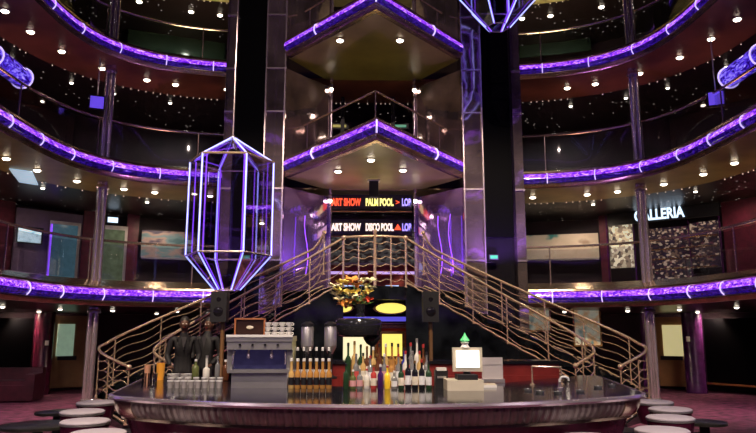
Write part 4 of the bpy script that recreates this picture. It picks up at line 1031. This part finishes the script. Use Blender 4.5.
# speakers on poles
for px, lb in ((220.5, 'black loudspeaker on a brown pole beside the coffee machine'), (430, 'black loudspeaker on a pole above the register side bottles')):
    a, b = atY(px, 292, 11.2), atY(px, 322, 11.2)
    t = thing('loudspeaker', lb, 'loudspeaker', (a.x, 11.2, 0))
    hh = a.z - b.z; zc = (a.z + b.z) / 2
    MB().box((0, 0, zc), (.26, .24, hh)).build('speaker_box', M['blackm'], t)
    for z_, r_ in ((.12, .04), (-.08, .085)): MB().lathe([(r_, -.006), (r_ * .8, .004), (1e-6, -.004)], n=18).build('speaker_cone', M['black'], t, loc=(0, -.124, zc + z_)).rotation_euler.x = PI / 2
    MB().lathe([(.05, 0), (.05, .03), (.035, .05), (.035, b.z)], (.06 if px < 300 else 0, 0, 0), 10).build('pole', M['brown'], t)

struct(MB().prism([(-5.0, 10.6), (5.0, 10.6), (3.4, 11.6), (3.2, 12.3), (-3.2, 12.3), (-3.4, 11.6)], 0, .12).build('floor_platform', M['blackm'], smooth=False))
# ---------------------------------------------------------------- two people in dark suits behind the bar
def person(loc, rz, label, lean):
    t = thing('person', label, 'person', loc, rz, 'bar staff in dark suits')
    V_ = []; E_ = []; Rr = []
    def j(p, r, par=None):
        V_.append(p); Rr.append(r)
        if par is not None: E_.append((par, len(V_) - 1))
        return len(V_) - 1
    pel = j((0, 0, .95), (.15, .11)); wa = j((0, 0, 1.12), (.13, .095), pel); ch = j((0, lean * .04, 1.32), (.17, .115), wa)
    nk = j((0, lean * .06, 1.49), (.062, .062), ch); hd = j((0, lean * .09, 1.56), (.06, .06), nk)
    for s_ in (-1, 1):
        sh = j((s_ * .19, lean * .04, 1.42), (.068, .068), ch); el = j((s_ * .26, lean * .05, 1.14), (.050, .050), sh); wr = j((s_ * .20, -.18, .98), (.036, .036), el)
        hp = j((s_ * .09, 0, .88), (.10, .10), pel); kn = j((s_ * .10, -.02, .50), (.068, .068), hp); an = j((s_ * .10, .02, .09), (.048, .048), kn); j((s_ * .11, -.14, .045), (.042, .04), an)
    me = bpy.data.meshes.new('suit_body'); me.from_pydata(V_, E_, []); o = bpy.data.objects.new('suited_body', me); col.objects.link(o); o.parent = t
    o.modifiers.new('skin', 'SKIN'); 
    sv = me.skin_vertices[0].data if me.skin_vertices else None
    if sv is None:
        bmx = bmesh.new(); bmx.from_mesh(me); bmx.verts.layers.skin.verify(); bmx.to_mesh(me); bmx.free(); sv = me.skin_vertices[0].data
    for i, r in enumerate(Rr): sv[i].radius = r
    sv[0].use_root = True
    o.modifiers.new('sub', 'SUBSURF').levels = 2; o.modifiers['sub'].render_levels = 2; me.materials.append(M['suit'])
    hy = lean * .10
    hm = MB(); hm.ball((0, hy, 1.66), .088, sx=.88, sy=1.02, sz=1.3, n=18); hm.ball((0, hy - .092, 1.645), .018, sz=1.5, n=8)
    for s_ in (-1, 1): hm.ball((s_ * .078, hy, 1.65), .022, sx=.5, sz=1.3, n=8)
    hm.lathe([(.05, 1.47), (.048, 1.58)], (0, hy * .8, 0), 14)
    h = hm.build('head', M['skin'], t)
    MB().ball((0, hy + .018, 1.69), .096, sx=.90, sy=1.0, sz=1.12, n=18).build('hair', M['hair'], h)
    for s_ in (-1, 1): MB().ball((s_ * .03, hy - .082, 1.665), .010, n=8).build('eye', M['white'], h)
    MB().box((0, hy - .084, 1.605), (.04, .012, .008)).build('mouth', M['redp'], h)
    # shirt V and lapels
    MB().add([(-.045, -.118 + lean * .04, 1.45), (.045, -.118 + lean * .04, 1.45), (0, -.125 + lean * .04, 1.24), (0, -.10 + lean * .04, 1.4)], [(0, 1, 2), (0, 3, 1), (0, 2, 3), (1, 3, 2)]).build('shirt_front', mat('shirt_grey', (.035, .03, .035), .6), t, False)
    for s_ in (-1, 1):
        hb = MB(); hb.ball((s_ * .20, -.22, .97), .038, sx=.75, sy=1.2, sz=.5, n=10)
        for k in range(4): hb.tube([(s_ * (.178 + .016 * k), -.245, .97), (s_ * (.178 + .016 * k), -.285 + .004 * abs(k - 1), .962), (s_ * (.18 + .015 * k), -.305 + .004 * abs(k - 1), .945)], .0085, 6)
        hb.tube([(s_ * .175, -.215, .965), (s_ * .150, -.245, .955), (s_ * .148, -.27, .945)], .0095, 6)
        hb.build('hand', M['skin'], t)
    return t
for px, rz, lb, ln in ((184, .25, 'person in a dark suit behind the glasses, nearer the railing end', -1), (206, -.2, 'person in a dark suit beside the loudspeaker pole', 1)):
    yy = 11.5 if px < 200 else 12.0; p = atY(px, 340, yy); person((p.x, yy, .12), rz, lb, ln)

# ---------------------------------------------------------------- stools and low tables
def make_stool():
    t = thing('bar_stool', 'x', 'stool')
    MB().lathe([(.10, .768), (.225, .768), (.236, .776), (.234, .786), (.215, .797), (.14, .803), (1e-6, .805)], n=32).build('seat', M['vinyl'], t)
    MB().lathe([(.226, .752), (.234, .757), (.234, .766), (.226, .768)], n=32).build('seat_band', M['steel'], t)
    MB().lathe([(.17, .52), (.205, .62), (.222, .72), (.226, .752), (1e-6, .752)], n=28).build('seat_shell', M['maroon'], t)
    MB().lathe([(.05, .06), (.05, .53)], n=16).build('pedestal', M['maroon'], t)
    MB().lathe([(.24, 0), (.24, .02), (.20, .04), (.06, .07)], n=28).build('base', M['steel'], t)
    MB().tube([(.17 * math.cos(a), .17 * math.sin(a), .30) for a in [k * PI / 10 for k in range(20)]], .012, 6, True).build('foot_ring', M['steel'], t)
    return t
ST = [(96.5, 401), (82.5, 410), (85.5, 419.5), (114, 428.5), (653.6, 400.5), (670, 407.6), (670, 416), (646, 426), (583, 433.5), (172, 434.5)]
LB = ['nearest the stair newel, coffee machine side', 'second from the stair newel, coffee machine side', 'third from the stair newel, coffee machine side', 'fourth from the stair newel, coffee machine side',
      'nearest the stair newel, register side', 'second from the stair newel, register side', 'third from the stair newel, register side', 'fourth from the stair newel, register side', 'mostly cropped below the register', 'mostly cropped below the glasses']
proto = make_stool()
pos = []
for k, (px, py) in enumerate(ST):
    p = atZ(px, py, .80) + Vector(((-.08 if px < 370 else .08), -.15, 0)) * (k in (3, 7)) + Vector((0, -.11, 0)) * (k > 7); pos.append(p)
    o = proto if k == 0 else copy_tree(proto); o.location = (p.x, p.y, 0)
    tag(o, 'round pale topped bar stool with maroon body, ' + LB[k], 'stool', 'bar stools around the counter')
for k, (px, py, lb) in enumerate(((58, 411, 'olive topped low drum table beside the pale stools, nearer the sofa'), (38, 424, 'larger olive topped drum table near the sofa, closest to the photo edge'), (704, 421, 'olive topped drum table on the carpet by the register side stools'))):
    p = atZ(px, py, .55); t = thing('drum_table', lb, 'table', (p.x, p.y, 0), 0, 'low drum tables')
    r_ = (.30, .42, .27)[k]
    MB().lathe([(r_, .51), (r_, .54), (r_ - .02, .55), (1e-6, .55)], n=32).build('table_top', M['olive'], t)
    MB().lathe([(r_ * .55, .0), (r_ * .55, .03), (.06, .08), (.06, .48), (r_ * .8, .51)], n=24).build('table_base', M['blackm'], t)
